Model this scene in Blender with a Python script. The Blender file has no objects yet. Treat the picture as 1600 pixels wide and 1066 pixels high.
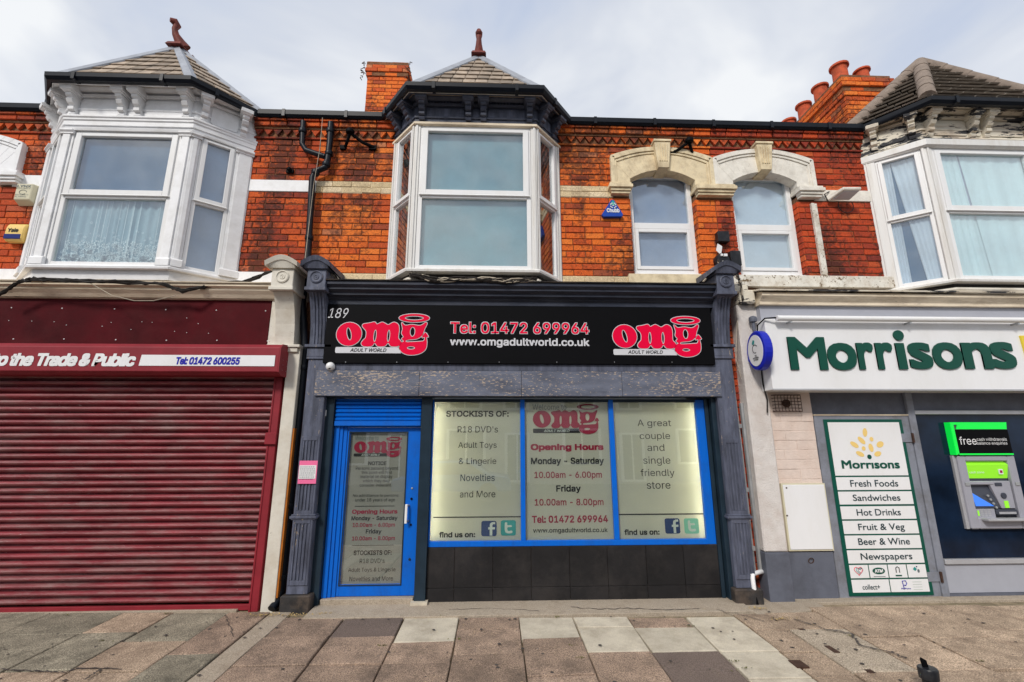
import bpy, bmesh, math, random
import numpy as np
from mathutils import Vector, Matrix
from mathutils.geometry import tessellate_polygon
R_ = random.Random(7)
C = bpy.context.scene.collection
sc = bpy.context.scene
PI = math.pi
# ------------------------------------------------------------------ camera, sky, sun, exposure
F = 711.0; PITCH = math.radians(12.6); YAW = math.radians(2.2); ROLL = math.radians(-.12); D = 5.7; H = 1.73
fw = np.array([math.sin(YAW)*math.cos(PITCH), math.cos(YAW)*math.cos(PITCH), math.sin(PITCH)])
ri = np.array([math.cos(YAW), -math.sin(YAW), 0.0]); up = np.cross(ri, fw)
cr = ri*math.cos(ROLL)+up*math.sin(ROLL); cu = up*math.cos(ROLL)-ri*math.sin(ROLL)
cam = bpy.data.cameras.new('camera'); cam.lens = F/1600*36; cam.sensor_width = 36; cam.clip_end = 600; cam.clip_start = .05
co = bpy.data.objects.new('camera', cam); C.objects.link(co)
co.matrix_world = Matrix(((cr[0], cu[0], -fw[0], 0), (cr[1], cu[1], -fw[1], -D), (cr[2], cu[2], -fw[2], H), (0, 0, 0, 1)))
sc.camera = co
SUN_EL = math.radians(38); SUN_AZ = math.radians(208)      # compass style: 180 = from behind the camera
w_ = bpy.data.worlds.new('World'); sc.world = w_; w_.use_nodes = True
nt = w_.node_tree; N = nt.nodes; Lk = nt.links
for n in list(N): N.remove(n)
out = N.new('ShaderNodeOutputWorld'); bg = N.new('ShaderNodeBackground'); bg.inputs[1].default_value = 0.1
sky = N.new('ShaderNodeTexSky'); sky.sky_type = 'NISHITA'; sky.sun_disc = False; sky.sun_elevation = SUN_EL; sky.sun_rotation = SUN_AZ
tc = N.new('ShaderNodeTexCoord'); mp = N.new('ShaderNodeMapping'); mp.inputs['Scale'].default_value = (1, 1, 1.7); mp.inputs['Location'].default_value = (.35, .2, .1)
n1 = N.new('ShaderNodeTexNoise'); n1.inputs['Scale'].default_value = 1.7; n1.inputs['Detail'].default_value = 5; n1.inputs['Roughness'].default_value = .5
n1.inputs['Distortion'].default_value = .6
r1 = N.new('ShaderNodeValToRGB'); e = r1.color_ramp.elements
e[0].position = .36; e[0].color = (3.3, 3.75, 4.7, 1); e[1].position = .60; e[1].color = (5.7, 5.8, 5.9, 1)
m_ = e = r1.color_ramp.elements.new(.47); m_.color = (4.2, 4.45, 4.95, 1)
mx = N.new('ShaderNodeMixRGB'); mx.inputs[0].default_value = .93
Lk.new(tc.outputs['Generated'], mp.inputs[0]); Lk.new(mp.outputs[0], n1.inputs['Vector']); Lk.new(n1.outputs['Fac'], r1.inputs[0])
Lk.new(sky.outputs[0], mx.inputs[1]); Lk.new(r1.outputs[0], mx.inputs[2]); Lk.new(mx.outputs[0], bg.inputs[0]); Lk.new(bg.outputs[0], out.inputs[0])
sun = bpy.data.lights.new('sun', 'SUN'); sun.energy = 1.5; sun.angle = math.radians(10); sun.color = (1, .95, .88)
so = bpy.data.objects.new('sun', sun); C.objects.link(so)
sd = Vector((math.sin(SUN_AZ)*math.cos(SUN_EL), math.cos(SUN_AZ)*math.cos(SUN_EL), math.sin(SUN_EL)))
so.rotation_euler = sd.to_track_quat('Z', 'Y').to_euler()
sc.view_settings.view_transform = 'Standard'; sc.view_settings.look = 'None'; sc.view_settings.gamma = 1
sc.view_settings.use_curve_mapping = False; sc.view_settings.exposure = 0.75
try: sc.cycles.use_denoising = True
except Exception: pass

# ------------------------------------------------------------------ measuring helpers (photo survey -> metres on a real plane)
def ray(px, py):
    v = cr*(px-800)/F - cu*(py-533)/F + fw
    return v
def at(px, py, Y=0.0):
    d = ray(px, py); t = (Y+D)/d[1]
    return Vector((d[0]*t, Y, H+d[2]*t))
GS = .026
def gz_(Y): return GS*(Y+.25)-.012
def ground(px, py):
    d = ray(px, py)                       # z = GS*(Y+.25)-.012 , point=(d0 t, -D+d1 t, H+d2 t)
    t = (GS*(-D+.25)-.012-H)/(d[2]-GS*d[1])
    return Vector((d[0]*t, -D+d[1]*t, H+d[2]*t))
def rect(x0, y0, x1, y1, Y):              # px rectangle (x measured at mid height) -> X0,X1,Z0,Z1
    xm, ym = (x0+x1)/2, (y0+y1)/2
    return at(x0, ym, Y).x, at(x1, ym, Y).x, at(xm, y1, Y).z, at(xm, y0, Y).z

# ------------------------------------------------------------------ materials
def hexlin(r, g, b):
    f = lambda c: (c/255/12.92) if c/255 <= .04045 else ((c/255+.055)/1.055)**2.4
    return (f(r), f(g), f(b))
def mat(name, col, rough=.6, var=.12, nscale=6, bump=.15, bscale=60, dirt=None, dirt_amt=.5, dirt_scale=2.5, chips=None, chip_lo=.6, chip_hi=.63, chip_scale=18,
        stretch=(1, 1, 1), metal=0, rnd=0, spec=.28, emit=None, est=0, speck=0, trans=0):
    m = bpy.data.materials.new(name); m.use_nodes = True; nt = m.node_tree; N = nt.nodes; L = nt.links
    b = N['Principled BSDF']; b.inputs['Roughness'].default_value = rough; b.inputs['Metallic'].default_value = metal
    b.inputs['Specular IOR Level'].default_value = spec
    g = N.new('ShaderNodeNewGeometry'); mp = N.new('ShaderNodeMapping'); mp.inputs['Scale'].default_value = stretch
    L.new(g.outputs['Position'], mp.inputs[0])
    def noise(s, d=4, rg=.6):
        n = N.new('ShaderNodeTexNoise'); n.inputs['Scale'].default_value = s; n.inputs['Detail'].default_value = d; n.inputs['Roughness'].default_value = rg
        L.new(mp.outputs[0], n.inputs['Vector']); return n
    def ramp(src, lo, hi):
        r = N.new('ShaderNodeMapRange'); r.inputs['From Min'].default_value = lo; r.inputs['From Max'].default_value = hi; r.clamp = True
        L.new(src, r.inputs['Value']); return r.outputs[0]
    def mix(fac, a, c, mode='MIX'):
        x = N.new('ShaderNodeMixRGB'); x.blend_type = mode
        for i, v in ((0, fac), (1, a), (2, c)):
            if isinstance(v, (tuple, float, int)):
                x.inputs[i].default_value = v if not isinstance(v, tuple) else (*v[:3], 1)
            else: L.new(v, x.inputs[i])
        return x.outputs[0]
    na = noise(nscale)
    c0 = tuple(c*(1-var) for c in col); c1 = tuple(min(1, c*(1+var)) for c in col)
    cur = mix(ramp(na.outputs['Fac'], .3, .7), c0, c1)
    if rnd:
        oi = N.new('ShaderNodeObjectInfo'); h = N.new('ShaderNodeHueSaturation')
        L.new(ramp(oi.outputs['Random'], 0, 1), h.inputs['Value']) if False else None
        mr = N.new('ShaderNodeMapRange'); mr.inputs['To Min'].default_value = 1-rnd; mr.inputs['To Max'].default_value = 1+rnd
        L.new(oi.outputs['Random'], mr.inputs['Value']); L.new(mr.outputs[0], h.inputs['Value']); L.new(cur, h.inputs['Color']); cur = h.outputs[0]
    if speck:
        ns = noise(110, 3, .8); cur = mix(ramp(ns.outputs['Fac'], .35, .65), tuple(c*(1-speck) for c in (1, 1, 1)), (1, 1, 1)) if False else mix(1.0, cur, mix(ramp(ns.outputs['Fac'], .4, .6), (1-speck,)*3, (1+speck*.6,)*3), 'MULTIPLY')
    if dirt:
        nd = noise(dirt_scale, 8, .72); f = N.new('ShaderNodeMath'); f.operation = 'MULTIPLY'; f.inputs[1].default_value = dirt_amt
        L.new(ramp(nd.outputs['Fac'], .45, .68), f.inputs[0]); cur = mix(f.outputs[0], cur, dirt)
    if chips:
        nc = noise(chip_scale, 7, .68); nl = noise(2.2, 3, .5)
        ad = N.new('ShaderNodeMath'); ad.operation = 'MULTIPLY_ADD'; ad.inputs[1].default_value = .35; L.new(nl.outputs['Fac'], ad.inputs[0]); L.new(nc.outputs['Fac'], ad.inputs[2])
        su = N.new('ShaderNodeMath'); su.operation = 'SUBTRACT'; su.inputs[1].default_value = .175; L.new(ad.outputs[0], su.inputs[0])
        cur = mix(ramp(su.outputs[0], chip_lo, chip_hi), cur, chips)
    L.new(cur, b.inputs['Base Color'])
    if bump:
        nb = noise(bscale, 5, .65); bm = N.new('ShaderNodeBump'); bm.inputs['Strength'].default_value = bump; bm.inputs['Distance'].default_value = .01
        L.new(nb.outputs['Fac'], bm.inputs['Height']); L.new(bm.outputs[0], b.inputs['Normal'])
    if emit: b.inputs['Emission Color'].default_value = (*emit, 1); b.inputs['Emission Strength'].default_value = est
    m.diffuse_color = (*col[:3], 1)
    return m
def brickmat(name, cols, soot=.5, sootcol=(.05, .02, .015)):
    m = bpy.data.materials.new(name); m.use_nodes = True; nt = m.node_tree; N = nt.nodes; L = nt.links
    b = N['Principled BSDF']; b.inputs['Roughness'].default_value = .8; b.inputs['Specular IOR Level'].default_value = .25
    oi = N.new('ShaderNodeObjectInfo'); g = N.new('ShaderNodeNewGeometry')
    cr_ = N.new('ShaderNodeValToRGB'); els = cr_.color_ramp.elements
    while len(els) < len(cols): els.new(.5)
    for i, (p, c) in enumerate(cols): els[i].position = p; els[i].color = (*c, 1)
    L.new(oi.outputs['Random'], cr_.inputs[0])
    mul = N.new('ShaderNodeVectorMath'); mul.operation = 'ADD'; off = N.new('ShaderNodeCombineXYZ'); mm = N.new('ShaderNodeMath'); mm.operation = 'MULTIPLY'; mm.inputs[1].default_value = 37
    L.new(oi.outputs['Random'], mm.inputs[0]); L.new(mm.outputs[0], off.inputs[1]); L.new(g.outputs['Position'], mul.inputs[0]); L.new(off.outputs[0], mul.inputs[1])
    n = N.new('ShaderNodeTexNoise'); n.inputs['Scale'].default_value = 15; n.inputs['Detail'].default_value = 7; n.inputs['Roughness'].default_value = .75; L.new(mul.outputs[0], n.inputs['Vector'])
    nw = N.new('ShaderNodeTexNoise'); nw.inputs['Scale'].default_value = .9; nw.inputs['Detail'].default_value = 3; mpw = N.new('ShaderNodeMapping'); mpw.inputs['Scale'].default_value = (2.0, 1, .5); L.new(g.outputs['Position'], mpw.inputs[0]); L.new(mpw.outputs[0], nw.inputs['Vector'])
    ad = N.new('ShaderNodeMath'); ad.operation = 'ADD'; L.new(n.outputs['Fac'], ad.inputs[0]); L.new(nw.outputs['Fac'], ad.inputs[1])
    mr = N.new('ShaderNodeMapRange'); mr.inputs['From Min'].default_value = .97; mr.inputs['From Max'].default_value = 1.13; mr.inputs['To Max'].default_value = soot; L.new(ad.outputs[0], mr.inputs['Value'])
    x = N.new('ShaderNodeMixRGB'); L.new(mr.outputs[0], x.inputs[0]); L.new(cr_.outputs[0], x.inputs[1]); x.inputs[2].default_value = (*sootcol, 1)
    n2 = N.new('ShaderNodeTexNoise'); n2.inputs['Scale'].default_value = 55; n2.inputs['Detail'].default_value = 5; n2.inputs['Roughness'].default_value = .7; L.new(g.outputs['Position'], n2.inputs['Vector'])
    mr2 = N.new('ShaderNodeMapRange'); mr2.inputs['From Min'].default_value = .3; mr2.inputs['From Max'].default_value = .7; mr2.inputs['To Min'].default_value = .55; mr2.inputs['To Max'].default_value = 1.25; L.new(n2.outputs['Fac'], mr2.inputs['Value'])
    x2 = N.new('ShaderNodeMixRGB'); x2.blend_type = 'MULTIPLY'; x2.inputs[0].default_value = 1; L.new(x.outputs[0], x2.inputs[1]); L.new(mr2.outputs[0], x2.inputs[2])
    # pale efflorescence and mortar smears
    n3 = N.new('ShaderNodeTexNoise'); n3.inputs['Scale'].default_value = 24; n3.inputs['Detail'].default_value = 6; n3.inputs['Roughness'].default_value = .75; L.new(g.outputs['Position'], n3.inputs['Vector'])
    mr3 = N.new('ShaderNodeMapRange'); mr3.inputs['From Min'].default_value = .66; mr3.inputs['From Max'].default_value = .74; mr3.inputs['To Max'].default_value = .55; L.new(n3.outputs['Fac'], mr3.inputs['Value'])
    x3 = N.new('ShaderNodeMixRGB'); L.new(mr3.outputs[0], x3.inputs[0]); L.new(x2.outputs[0], x3.inputs[1]); x3.inputs[2].default_value = (.6, .36, .24, 1)
    L.new(x3.outputs[0], b.inputs['Base Color'])
    bm = N.new('ShaderNodeBump'); bm.inputs['Strength'].default_value = .5; bm.inputs['Distance'].default_value = .01; L.new(n2.outputs['Fac'], bm.inputs['Height']); L.new(bm.outputs[0], b.inputs['Normal'])
    return m
def glassmat(name, boost=1.6, tint=(1, 1, 1), dusty=.03):
    m = bpy.data.materials.new(name); m.use_nodes = True; nt = m.node_tree; N = nt.nodes; L = nt.links
    N.remove(N['Principled BSDF']); o = N['Material Output']
    t = N.new('ShaderNodeBsdfTransparent'); t.inputs[0].default_value = (*tint, 1); gl = N.new('ShaderNodeBsdfGlossy'); gl.inputs['Roughness'].default_value = .01
    gl.inputs[0].default_value = (.96, .98, 1, 1)
    fr = N.new('ShaderNodeFresnel'); fr.inputs[0].default_value = 1.52; mu = N.new('ShaderNodeMath'); mu.operation = 'MULTIPLY'; mu.inputs[1].default_value = boost; mu.use_clamp = True
    g0 = N.new('ShaderNodeNewGeometry'); inv = N.new('ShaderNodeMath'); inv.operation = 'SUBTRACT'; inv.inputs[0].default_value = boost; L.new(g0.outputs['Backfacing'], inv.inputs[1]); k2 = N.new('ShaderNodeMath'); k2.operation = 'MULTIPLY'; k3 = N.new('ShaderNodeMath'); k3.operation = 'SUBTRACT'; k3.inputs[0].default_value = 1; L.new(g0.outputs['Backfacing'], k3.inputs[1]); L.new(k3.outputs[0], k2.inputs[0]); k2.inputs[1].default_value = boost; L.new(k2.outputs[0], mu.inputs[1])
    N.remove(inv)
    L.new(fr.outputs[0], mu.inputs[0]); mi = N.new('ShaderNodeMixShader'); L.new(mu.outputs[0], mi.inputs[0]); L.new(t.outputs[0], mi.inputs[1]); L.new(gl.outputs[0], mi.inputs[2])
    df = N.new('ShaderNodeBsdfDiffuse'); df.inputs[0].default_value = (.6, .62, .64, 1)
    g = N.new('ShaderNodeNewGeometry'); n = N.new('ShaderNodeTexNoise'); n.inputs['Scale'].default_value = 3; n.inputs['Detail'].default_value = 6; L.new(g.outputs['Position'], n.inputs['Vector'])
    mr = N.new('ShaderNodeMapRange'); mr.inputs['From Min'].default_value = .4; mr.inputs['From Max'].default_value = .8; mr.inputs['To Max'].default_value = dusty*3; L.new(n.outputs['Fac'], mr.inputs['Value'])
    m2 = N.new('ShaderNodeMixShader'); L.new(mr.outputs[0], m2.inputs[0]); L.new(mi.outputs[0], m2.inputs[1]); L.new(df.outputs[0], m2.inputs[2])
    L.new(m2.outputs[0], o.inputs[0]); return m
def emitmat(name, col, s):
    m = bpy.data.materials.new(name); m.use_nodes = True; b = m.node_tree.nodes['Principled BSDF']; b.inputs['Base Color'].default_value = (*col, 1)
    b.inputs['Emission Color'].default_value = (*col, 1); b.inputs['Emission Strength'].default_value = s; return m
def filmmat(name, col):
    m = bpy.data.materials.new(name); m.use_nodes = True; nt = m.node_tree; N = nt.nodes; L = nt.links; N.remove(N['Principled BSDF'])
    d = N.new('ShaderNodeBsdfDiffuse'); t = N.new('ShaderNodeBsdfTranslucent'); d.inputs[0].default_value = (*col, 1); t.inputs[0].default_value = (*col, 1)
    mi = N.new('ShaderNodeMixShader'); mi.inputs[0].default_value = .5; L.new(d.outputs[0], mi.inputs[1]); L.new(t.outputs[0], mi.inputs[2]); L.new(mi.outputs[0], N['Material Output'].inputs[0]); return m

ORG = [(0, (.82, .185, .024)), (.25, (.76, .140, .020)), (.5, (.86, .225, .036)), (.7, (.68, .110, .020)), (.86, (.54, .09, .022)), (.95, (.34, .07, .03)), (1, (.70, .26, .11))]
DRK = [(0, (.60, .092, .018)), (.25, (.47, .064, .016)), (.5, (.72, .125, .02)), (.7, (.38, .052, .018)), (.86, (.22, .036, .02)), (.95, (.48, .10, .04)), (1, (.70, .18, .07))]
M = {}
M['brickL'] = brickmat('red_brick', DRK[:], .85)
M['brickM'] = brickmat('orange_brick', ORG, .8)
M['brickR'] = brickmat('dark_red_brick', [(0, (.56, .07, .018)), (.3, (.34, .045, .02)), (.5, (.62, .085, .02)), (.7, (.24, .036, .024)), (.85, (.42, .055, .02)), (1, (.64, .13, .035))], .85)
M['cream_brick'] = brickmat('cream_brick', [(0, (.80, .64, .40)), (.5, (.70, .55, .33)), (.8, (.84, .69, .47)), (1, (.60, .46, .28))], .25, (.2, .13, .08))
M['mortar'] = mat('mortar', (.22, .10, .05), .95, .4, 30, .6, 80, dirt=(.05, .03, .02), dirt_amt=.7)
M['terracotta'] = mat('terracotta', (.50, .085, .03), .75, .25, 12, .3, dirt=(.08, .03, .02), dirt_scale=8)
M['finial'] = mat('weathered_terracotta', (.17, .035, .025), .6, .35, 14, .3, dirt=(.03, .02, .02))
M['white'] = mat('white_paint', (.83, .83, .84), .5, .05, 3, .12, 40, dirt=(.50, .48, .44), dirt_amt=.35, dirt_scale=4)
M['upvc'] = mat('white_plastic', (.80, .80, .80), .3, .02, 3, 0, dirt=(.62, .58, .52), dirt_amt=.35, dirt_scale=3, stretch=(1, 1, .35))
M['upvc_dirty'] = mat('stained_white_plastic', (.74, .73, .71), .35, .05, 4, 0, dirt=(.42, .36, .28), dirt_amt=.45, dirt_scale=4, stretch=(2.5, 2.5, .3))
M['cream'] = mat('cream_stone', (.76, .64, .43), .85, .12, 7, .35, 50, dirt=(.34, .25, .15), dirt_amt=.7, dirt_scale=5)
M['white_stone'] = mat('white_painted_stone', (.80, .76, .68), .7, .07, 7, .35, 40, dirt=(.40, .36, .30), dirt_amt=.5, dirt_scale=5, chips=(.30, .25, .19), chip_lo=.66, chip_hi=.68)
M['cream_wood'] = mat('weathered_cream_paint', (.80, .69, .53), .7, .12, 5, .3, dirt=(.30, .21, .13), dirt_amt=.65, dirt_scale=3, stretch=(.5, 1, 3), chips=(.10, .075, .06), chip_lo=.66, chip_hi=.69)
M['cream_paint'] = mat('cracked_cream_paint', (.66, .62, .54), .6, .07, 5, .2, dirt=(.42, .34, .24), dirt_amt=.5, dirt_scale=3, chips=(.13, .09, .07), chip_lo=.70, chip_hi=.72)
M['peel'] = mat('peeling_white_paint', (.76, .70, .58), .75, .1, 6, .4, dirt=(.30, .17, .09), dirt_amt=.8, dirt_scale=3, stretch=(.45, .8, 2.4), chips=(.045, .045, .05), chip_lo=.53, chip_hi=.55, chip_scale=6)
M['peel2'] = mat('flaking_sill_paint', (.72, .69, .62), .8, .1, 6, .5, dirt=(.35, .26, .17), dirt_amt=.6, dirt_scale=8, chips=(.17, .12, .07), chip_lo=.58, chip_hi=.61, chip_scale=22)
M['navy'] = mat('dark_blue_grey_paint', (.060, .068, .100), .42, .18, 5, .15, 50, dirt=(.13, .14, .18), dirt_amt=.5, dirt_scale=4, stretch=(1.5, 1.5, .5), chips=(.40, .32, .24), chip_lo=.74, chip_hi=.76)
M['navy_c'] = mat('near_black_navy_paint', (.026, .031, .048), .45, .3, 5, .15, 50, dirt=(.075, .08, .105), dirt_amt=.5, dirt_scale=4, stretch=(.5, 1.5, 2), spec=.2)  # same paint as the pilasters, darkened to put in the cornice's shade
M['navy_lt'] = mat('faded_blue_grey_paint', (.10, .11, .155), .5, .35, 5, .3, 50, dirt=(.035, .038, .052), dirt_amt=.85, dirt_scale=4, stretch=(2.4, 2, .5), chips=(.36, .29, .22), chip_lo=.655, chip_hi=.68)  # same paint as the cornice in its lit tone; dirt and chips are wear
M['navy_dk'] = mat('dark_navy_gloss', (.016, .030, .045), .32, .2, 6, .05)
M['fasciapeel'] = mat('flaking_fascia_paint', (.135, .148, .195), .55, .25, 4, .3, dirt=(.055, .06, .085), dirt_amt=.8, dirt_scale=3, stretch=(.55, 1, 1.7), chips=(.46, .36, .27), chip_lo=.555, chip_hi=.58, chip_scale=34)
M['blue'] = mat('bright_blue_paint', (.0, .13, .62), .38, .08, 5, .06, dirt=(.01, .075, .33), dirt_amt=.6, dirt_scale=5, stretch=(1.5, 1, .6), chips=(.05, .16, .45), chip_lo=.76, chip_hi=.77, chip_scale=30)
M['black'] = mat('satin_black', (.003, .003, .004), .6, .1, 5, 0, spec=.08)
M['blackpl'] = mat('black_plastic', (.012, .013, .017), .35, .3, 6, .05, dirt=(.09, .085, .08), dirt_amt=.25, dirt_scale=6)
M['tile'] = mat('black_tile', (.013, .012, .013), .6, .25, 3, .3, 22, dirt=(.07, .06, .055), dirt_amt=.3, dirt_scale=2.5, rnd=.15)
M['grout'] = mat('grout', (.14, .12, .105), .9, .1)
M['maroon'] = mat('maroon_metal', (.24, .018, .028), .5, .15, 4, .05, chips=(.6, .55, .52), chip_lo=.77, chip_hi=.78, chip_scale=30)
M['maroon_dk'] = mat('dark_maroon_board', (.062, .001, .004), .6, .35, 2, .05, spec=.1, dirt=(.09, .02, .02), dirt_amt=.3)
M['shutter'] = mat('scratched_maroon_shutter', (.235, .034, .044), .5, .3, 4, .45, 60, dirt=(.27, .15, .145), dirt_amt=.95, dirt_scale=5, stretch=(.45, 1, 1.6), chips=(.60, .50, .48), chip_lo=.70, chip_hi=.73, chip_scale=34, spec=.5)
M['stonegrey'] = mat('plinth_black', (.03, .028, .028), .7, .4, 8, .5, dirt=(.2, .14, .1), dirt_amt=.5)
M['slate'] = mat('brown_slate', (.34, .27, .205), .7, .25, 9, .5, 40, rnd=.28, dirt=(.10, .085, .075), dirt_amt=.6, dirt_scale=6)
M['conc_tile'] = mat('concrete_tile', (.27, .235, .20), .85, .2, 9, .5, 60, rnd=.15, dirt=(.26, .22, .18), dirt_amt=.5)
M['ridge'] = mat('ridge_concrete', (.24, .19, .155), .9, .2, 12, .6, 80)
M['lead'] = mat('lead_sheet', (.34, .36, .40), .5, .15, 8, .2, 30, dirt=(.20, .21, .24), dirt_amt=.6)
M['gutter'] = mat('black_gutter', (.006, .008, .013), .4, .2, 6, .03, spec=.22)
M['grey'] = mat('grey_paint', (.225, .24, .285), .5, .1, 4, .1, 40, dirt=(.12, .115, .115), dirt_amt=.7, dirt_scale=3, chips=(.08, .06, .05), chip_lo=.78, chip_hi=.79)
M['greyd'] = mat('dark_grey_paint', (.12, .13, .165), .55, .12, 4, .2, 40, dirt=(.05, .05, .06), dirt_amt=.5)
M['greyl'] = mat('light_grey_panel', (.37, .38, .43), .5, .05, 4, .05)
M['roughcast'] = mat('white_roughcast', (.70, .66, .63), .85, .06, 9, 1.2, 55, dirt=(.48, .38, .32), dirt_amt=.45, dirt_scale=3)
M['pinkwall'] = mat('blush_white_painted_brick', (.72, .60, .53), .85, .06, 9, .8, 50, dirt=(.55, .36, .27), dirt_amt=.35, dirt_scale=2)
M['sign_white'] = mat('sign_white', (.80, .80, .81), .35, .02, 3, 0, dirt=(.62, .61, .58), dirt_amt=.35, dirt_scale=1.5, stretch=(2, 1, .6))
M['darkglass'] = mat('dark_blue_window_film', (.005, .013, .032), .1, .6, 2, .03, 4, spec=.2)
M['alu'] = mat('aluminium', (.45, .45, .47), .4, .1, 5, 0, metal=.3)
M['green'] = mat('dark_green_print', (.0, .075, .05), .4, .04, 3, 0)
M['greenletter'] = mat('green_letter', (.0, .065, .042), .4, .06, 3, 0)
M['yellow'] = mat('yellow_leaf', (.85, .60, .20), .5, .02, 3, 0)
M['yellow2'] = mat('sign_yellow', (.80, .62, .05), .4, .02, 3, 0)
M['red'] = mat('logo_red', (.78, .001, .045), .5, .02, 3, 0, spec=.08)
M['wine'] = mat('logo_wine', (.30, .01, .045), .5, .04, 3, 0)
M['signsilver'] = mat('silver_print', (.62, .62, .65), .4, .04, 3, 0)
M['print'] = mat('black_print', (.012, .013, .015), .5, .05, 3, 0)
M['printgrey'] = mat('grey_print', (.12, .15, .16), .5, .05, 3, 0)
M['printdk'] = mat('teal_black_print', (.015, .04, .05), .5, .05, 3, 0)
M['bluetext'] = mat('blue_print', (.01, .01, .35), .5, .05, 3, 0)
M['fb'] = mat('icon_dark_blue', (.012, .04, .14), .5, .1, 3, 0)
M['tw'] = mat('icon_teal', (.02, .28, .27), .5, .1, 3, 0)
M['tw2'] = mat('icon_pale_green', (.22, .55, .40), .5, .1, 3, 0)
M['iconpale'] = mat('icon_letter', (.55, .60, .55), .5, .05, 3, 0)
M['glass'] = glassmat('window_glass', 4.2, (.93, .97, .97))
M['glass_shop'] = glassmat('shop_glass', 3.8, (.95, .97, .95), .01)
M['blind_teal'] = mat('pale_blue_blind', (.20, .33, .38), .8, .28, .8, 0)  # sheet behind the middle bay; broad mottling stands in for the gradient on the glass
M['blind_grey'] = mat('grey_lilac_blind', (.30, .35, .49), .8, .28, .9, 0)  # grey-lilac tone and broad mottling stand in for sky reflected in the panes
M['blind_lilac'] = mat('pale_blind', (.62, .67, .76), .8, .1, 2, 0)  # pale curtain; behind an arched window its tone stands in for reflected sky
M['dark'] = mat('dark_room', (.022, .020, .020), .9, .3, 2, 0)  # near-black put in for the unlit depth behind panes and shutter
M['dark_blue'] = mat('dim_blue_room', (.05, .125, .23), .9, .15, 1.5, 0)  # dim blue sheet put in for the room behind the bay panes
M['net'] = mat('net_curtain', (.36, .47, .52), .9, .06, 3, 0)
M['net2'] = mat('pale_curtain', (.66, .80, .84), .9, .1, 1.5, 0, stretch=(4, 4, .4))
M['lace'] = mat('lace_print', (.85, .93, .95), .9, .1, 40, 0)
M['film'] = filmmat('frosted_film', (.70, .70, .62))
M['filmdoor'] = mat('door_film', (.27, .265, .24), .6, .08, 1.5, 0, stretch=(1, 1, 1))
M['boxin'] = mat('light_box_lining', (.66, .65, .60), .8, .05, 2, 0)
M['led'] = emitmat('warm_led', (1, .92, .74), 26)
M['led_dim'] = emitmat('dim_led', (1, .97, .90), 2.5)
M['pink'] = mat('pink_paper', (.85, .16, .34), .7, .05, 4, 0)
M['paper'] = mat('paper', (.75, .74, .74), .7, .04, 4, 0)
M['paver'] = mat('brown_paving', (.37, .265, .195), .9, .2, 3, .9, 70, rnd=.16, speck=.62, dirt=(.10, .075, .06), dirt_amt=.7, dirt_scale=3.5)
M['paver_grey'] = mat('grey_green_paving', (.34, .30, .225), .9, .2, 3, .9, 70, rnd=.14, speck=.62, dirt=(.09, .08, .06), dirt_amt=.75, dirt_scale=3.5)
M['paver_tan'] = mat('tan_paving', (.50, .375, .27), .9, .18, 3, .9, 70, rnd=.12, speck=.62, dirt=(.17, .12, .085), dirt_amt=.75, dirt_scale=4)
M['paver_cream'] = mat('cream_paving', (.57, .51, .405), .85, .1, 3, .25, 90, rnd=.08, speck=.12, dirt=(.30, .25, .19), dirt_amt=.65, dirt_scale=4)
M['paver_dark'] = mat('dark_paving', (.165, .125, .105), .9, .12, 3, .5, 90, rnd=.1, speck=.4)
M['pebble'] = mat('pebbled_cover', (.46, .38, .29), .9, .15, 5, .9, 70, speck=.55)
M['bedding'] = mat('sandy_joint', (.25, .20, .13), .95, .35, 12, .6, 40, dirt=(.07, .075, .035), dirt_amt=.5)
M['concrete'] = mat('old_concrete', (.43, .36, .28), .9, .15, 4, .8, 35, speck=.3, dirt=(.20, .155, .11), dirt_amt=.6, dirt_scale=4)
M['asphalt'] = mat('asphalt', (.05, .05, .052), .9, .2, 4, .5, 60)
M['steel'] = mat('galvanised_steel', (.40, .41, .42), .4, .15, 8, .05, metal=.5)
M['iron'] = mat('rusty_iron', (.06, .03, .02), .7, .4, 20, .3)
M['alarmcream'] = mat('alarm_cream', (.62, .58, .42), .4, .04, 4, 0)
M['alarmyellow'] = mat('alarm_yellow', (.80, .56, .18), .4, .04, 4, 0)
M['alarmblue'] = mat('alarm_blue', (.01, .02, .16), .3, .1, 4, 0)
M['chubbblue'] = mat('sign_blue', (.01, .06, .38), .3, .05, 4, 0)
M['teal'] = mat('sign_teal', (.02, .35, .33), .3, .05, 4, 0)
M['lotblue'] = mat('oval_sign_blue', (.01, .02, .42), .3, .05, 4, 0)
M['atmgrey'] = mat('atm_grey', (.36, .36, .41), .35, .05, 4, 0, metal=.15)
M['atmdark'] = mat('atm_dark', (.05, .055, .075), .35, .1, 4, 0)
M['atmgreen'] = emitmat('atm_green_sign', (.0, .62, .05), .35)
M['atmlime'] = emitmat('atm_screen_green', (.22, .62, .02), .35)
M['screenblue'] = emitmat('screen_blue', (.03, .14, .55), .5)
M['wire'] = mat('dark_cable', (.02, .016, .014), .6, .4, 20, 0)
M['wirepale'] = mat('pale_cable', (.42, .36, .28), .6, .2, 20, 0)
M['orange'] = mat('rusty_orange_edge', (.42, .13, .015), .7, .2, 10, .2)
M['gum'] = mat('old_gum', (.07, .06, .055), .9, .3, 9, 0)
M['weed'] = mat('weed_leaf', (.10, .10, .02), .8, .4, 20, 0)
M['straw'] = mat('dry_litter', (.42, .30, .13), .9, .4, 20, 0)
M['render_pale'] = mat('pale_render', (.42, .40, .36), .9, .1, 2, .2)
M['carblue'] = mat('car_blue', (.01, .14, .42), .25, .05, 2, 0)

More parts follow.
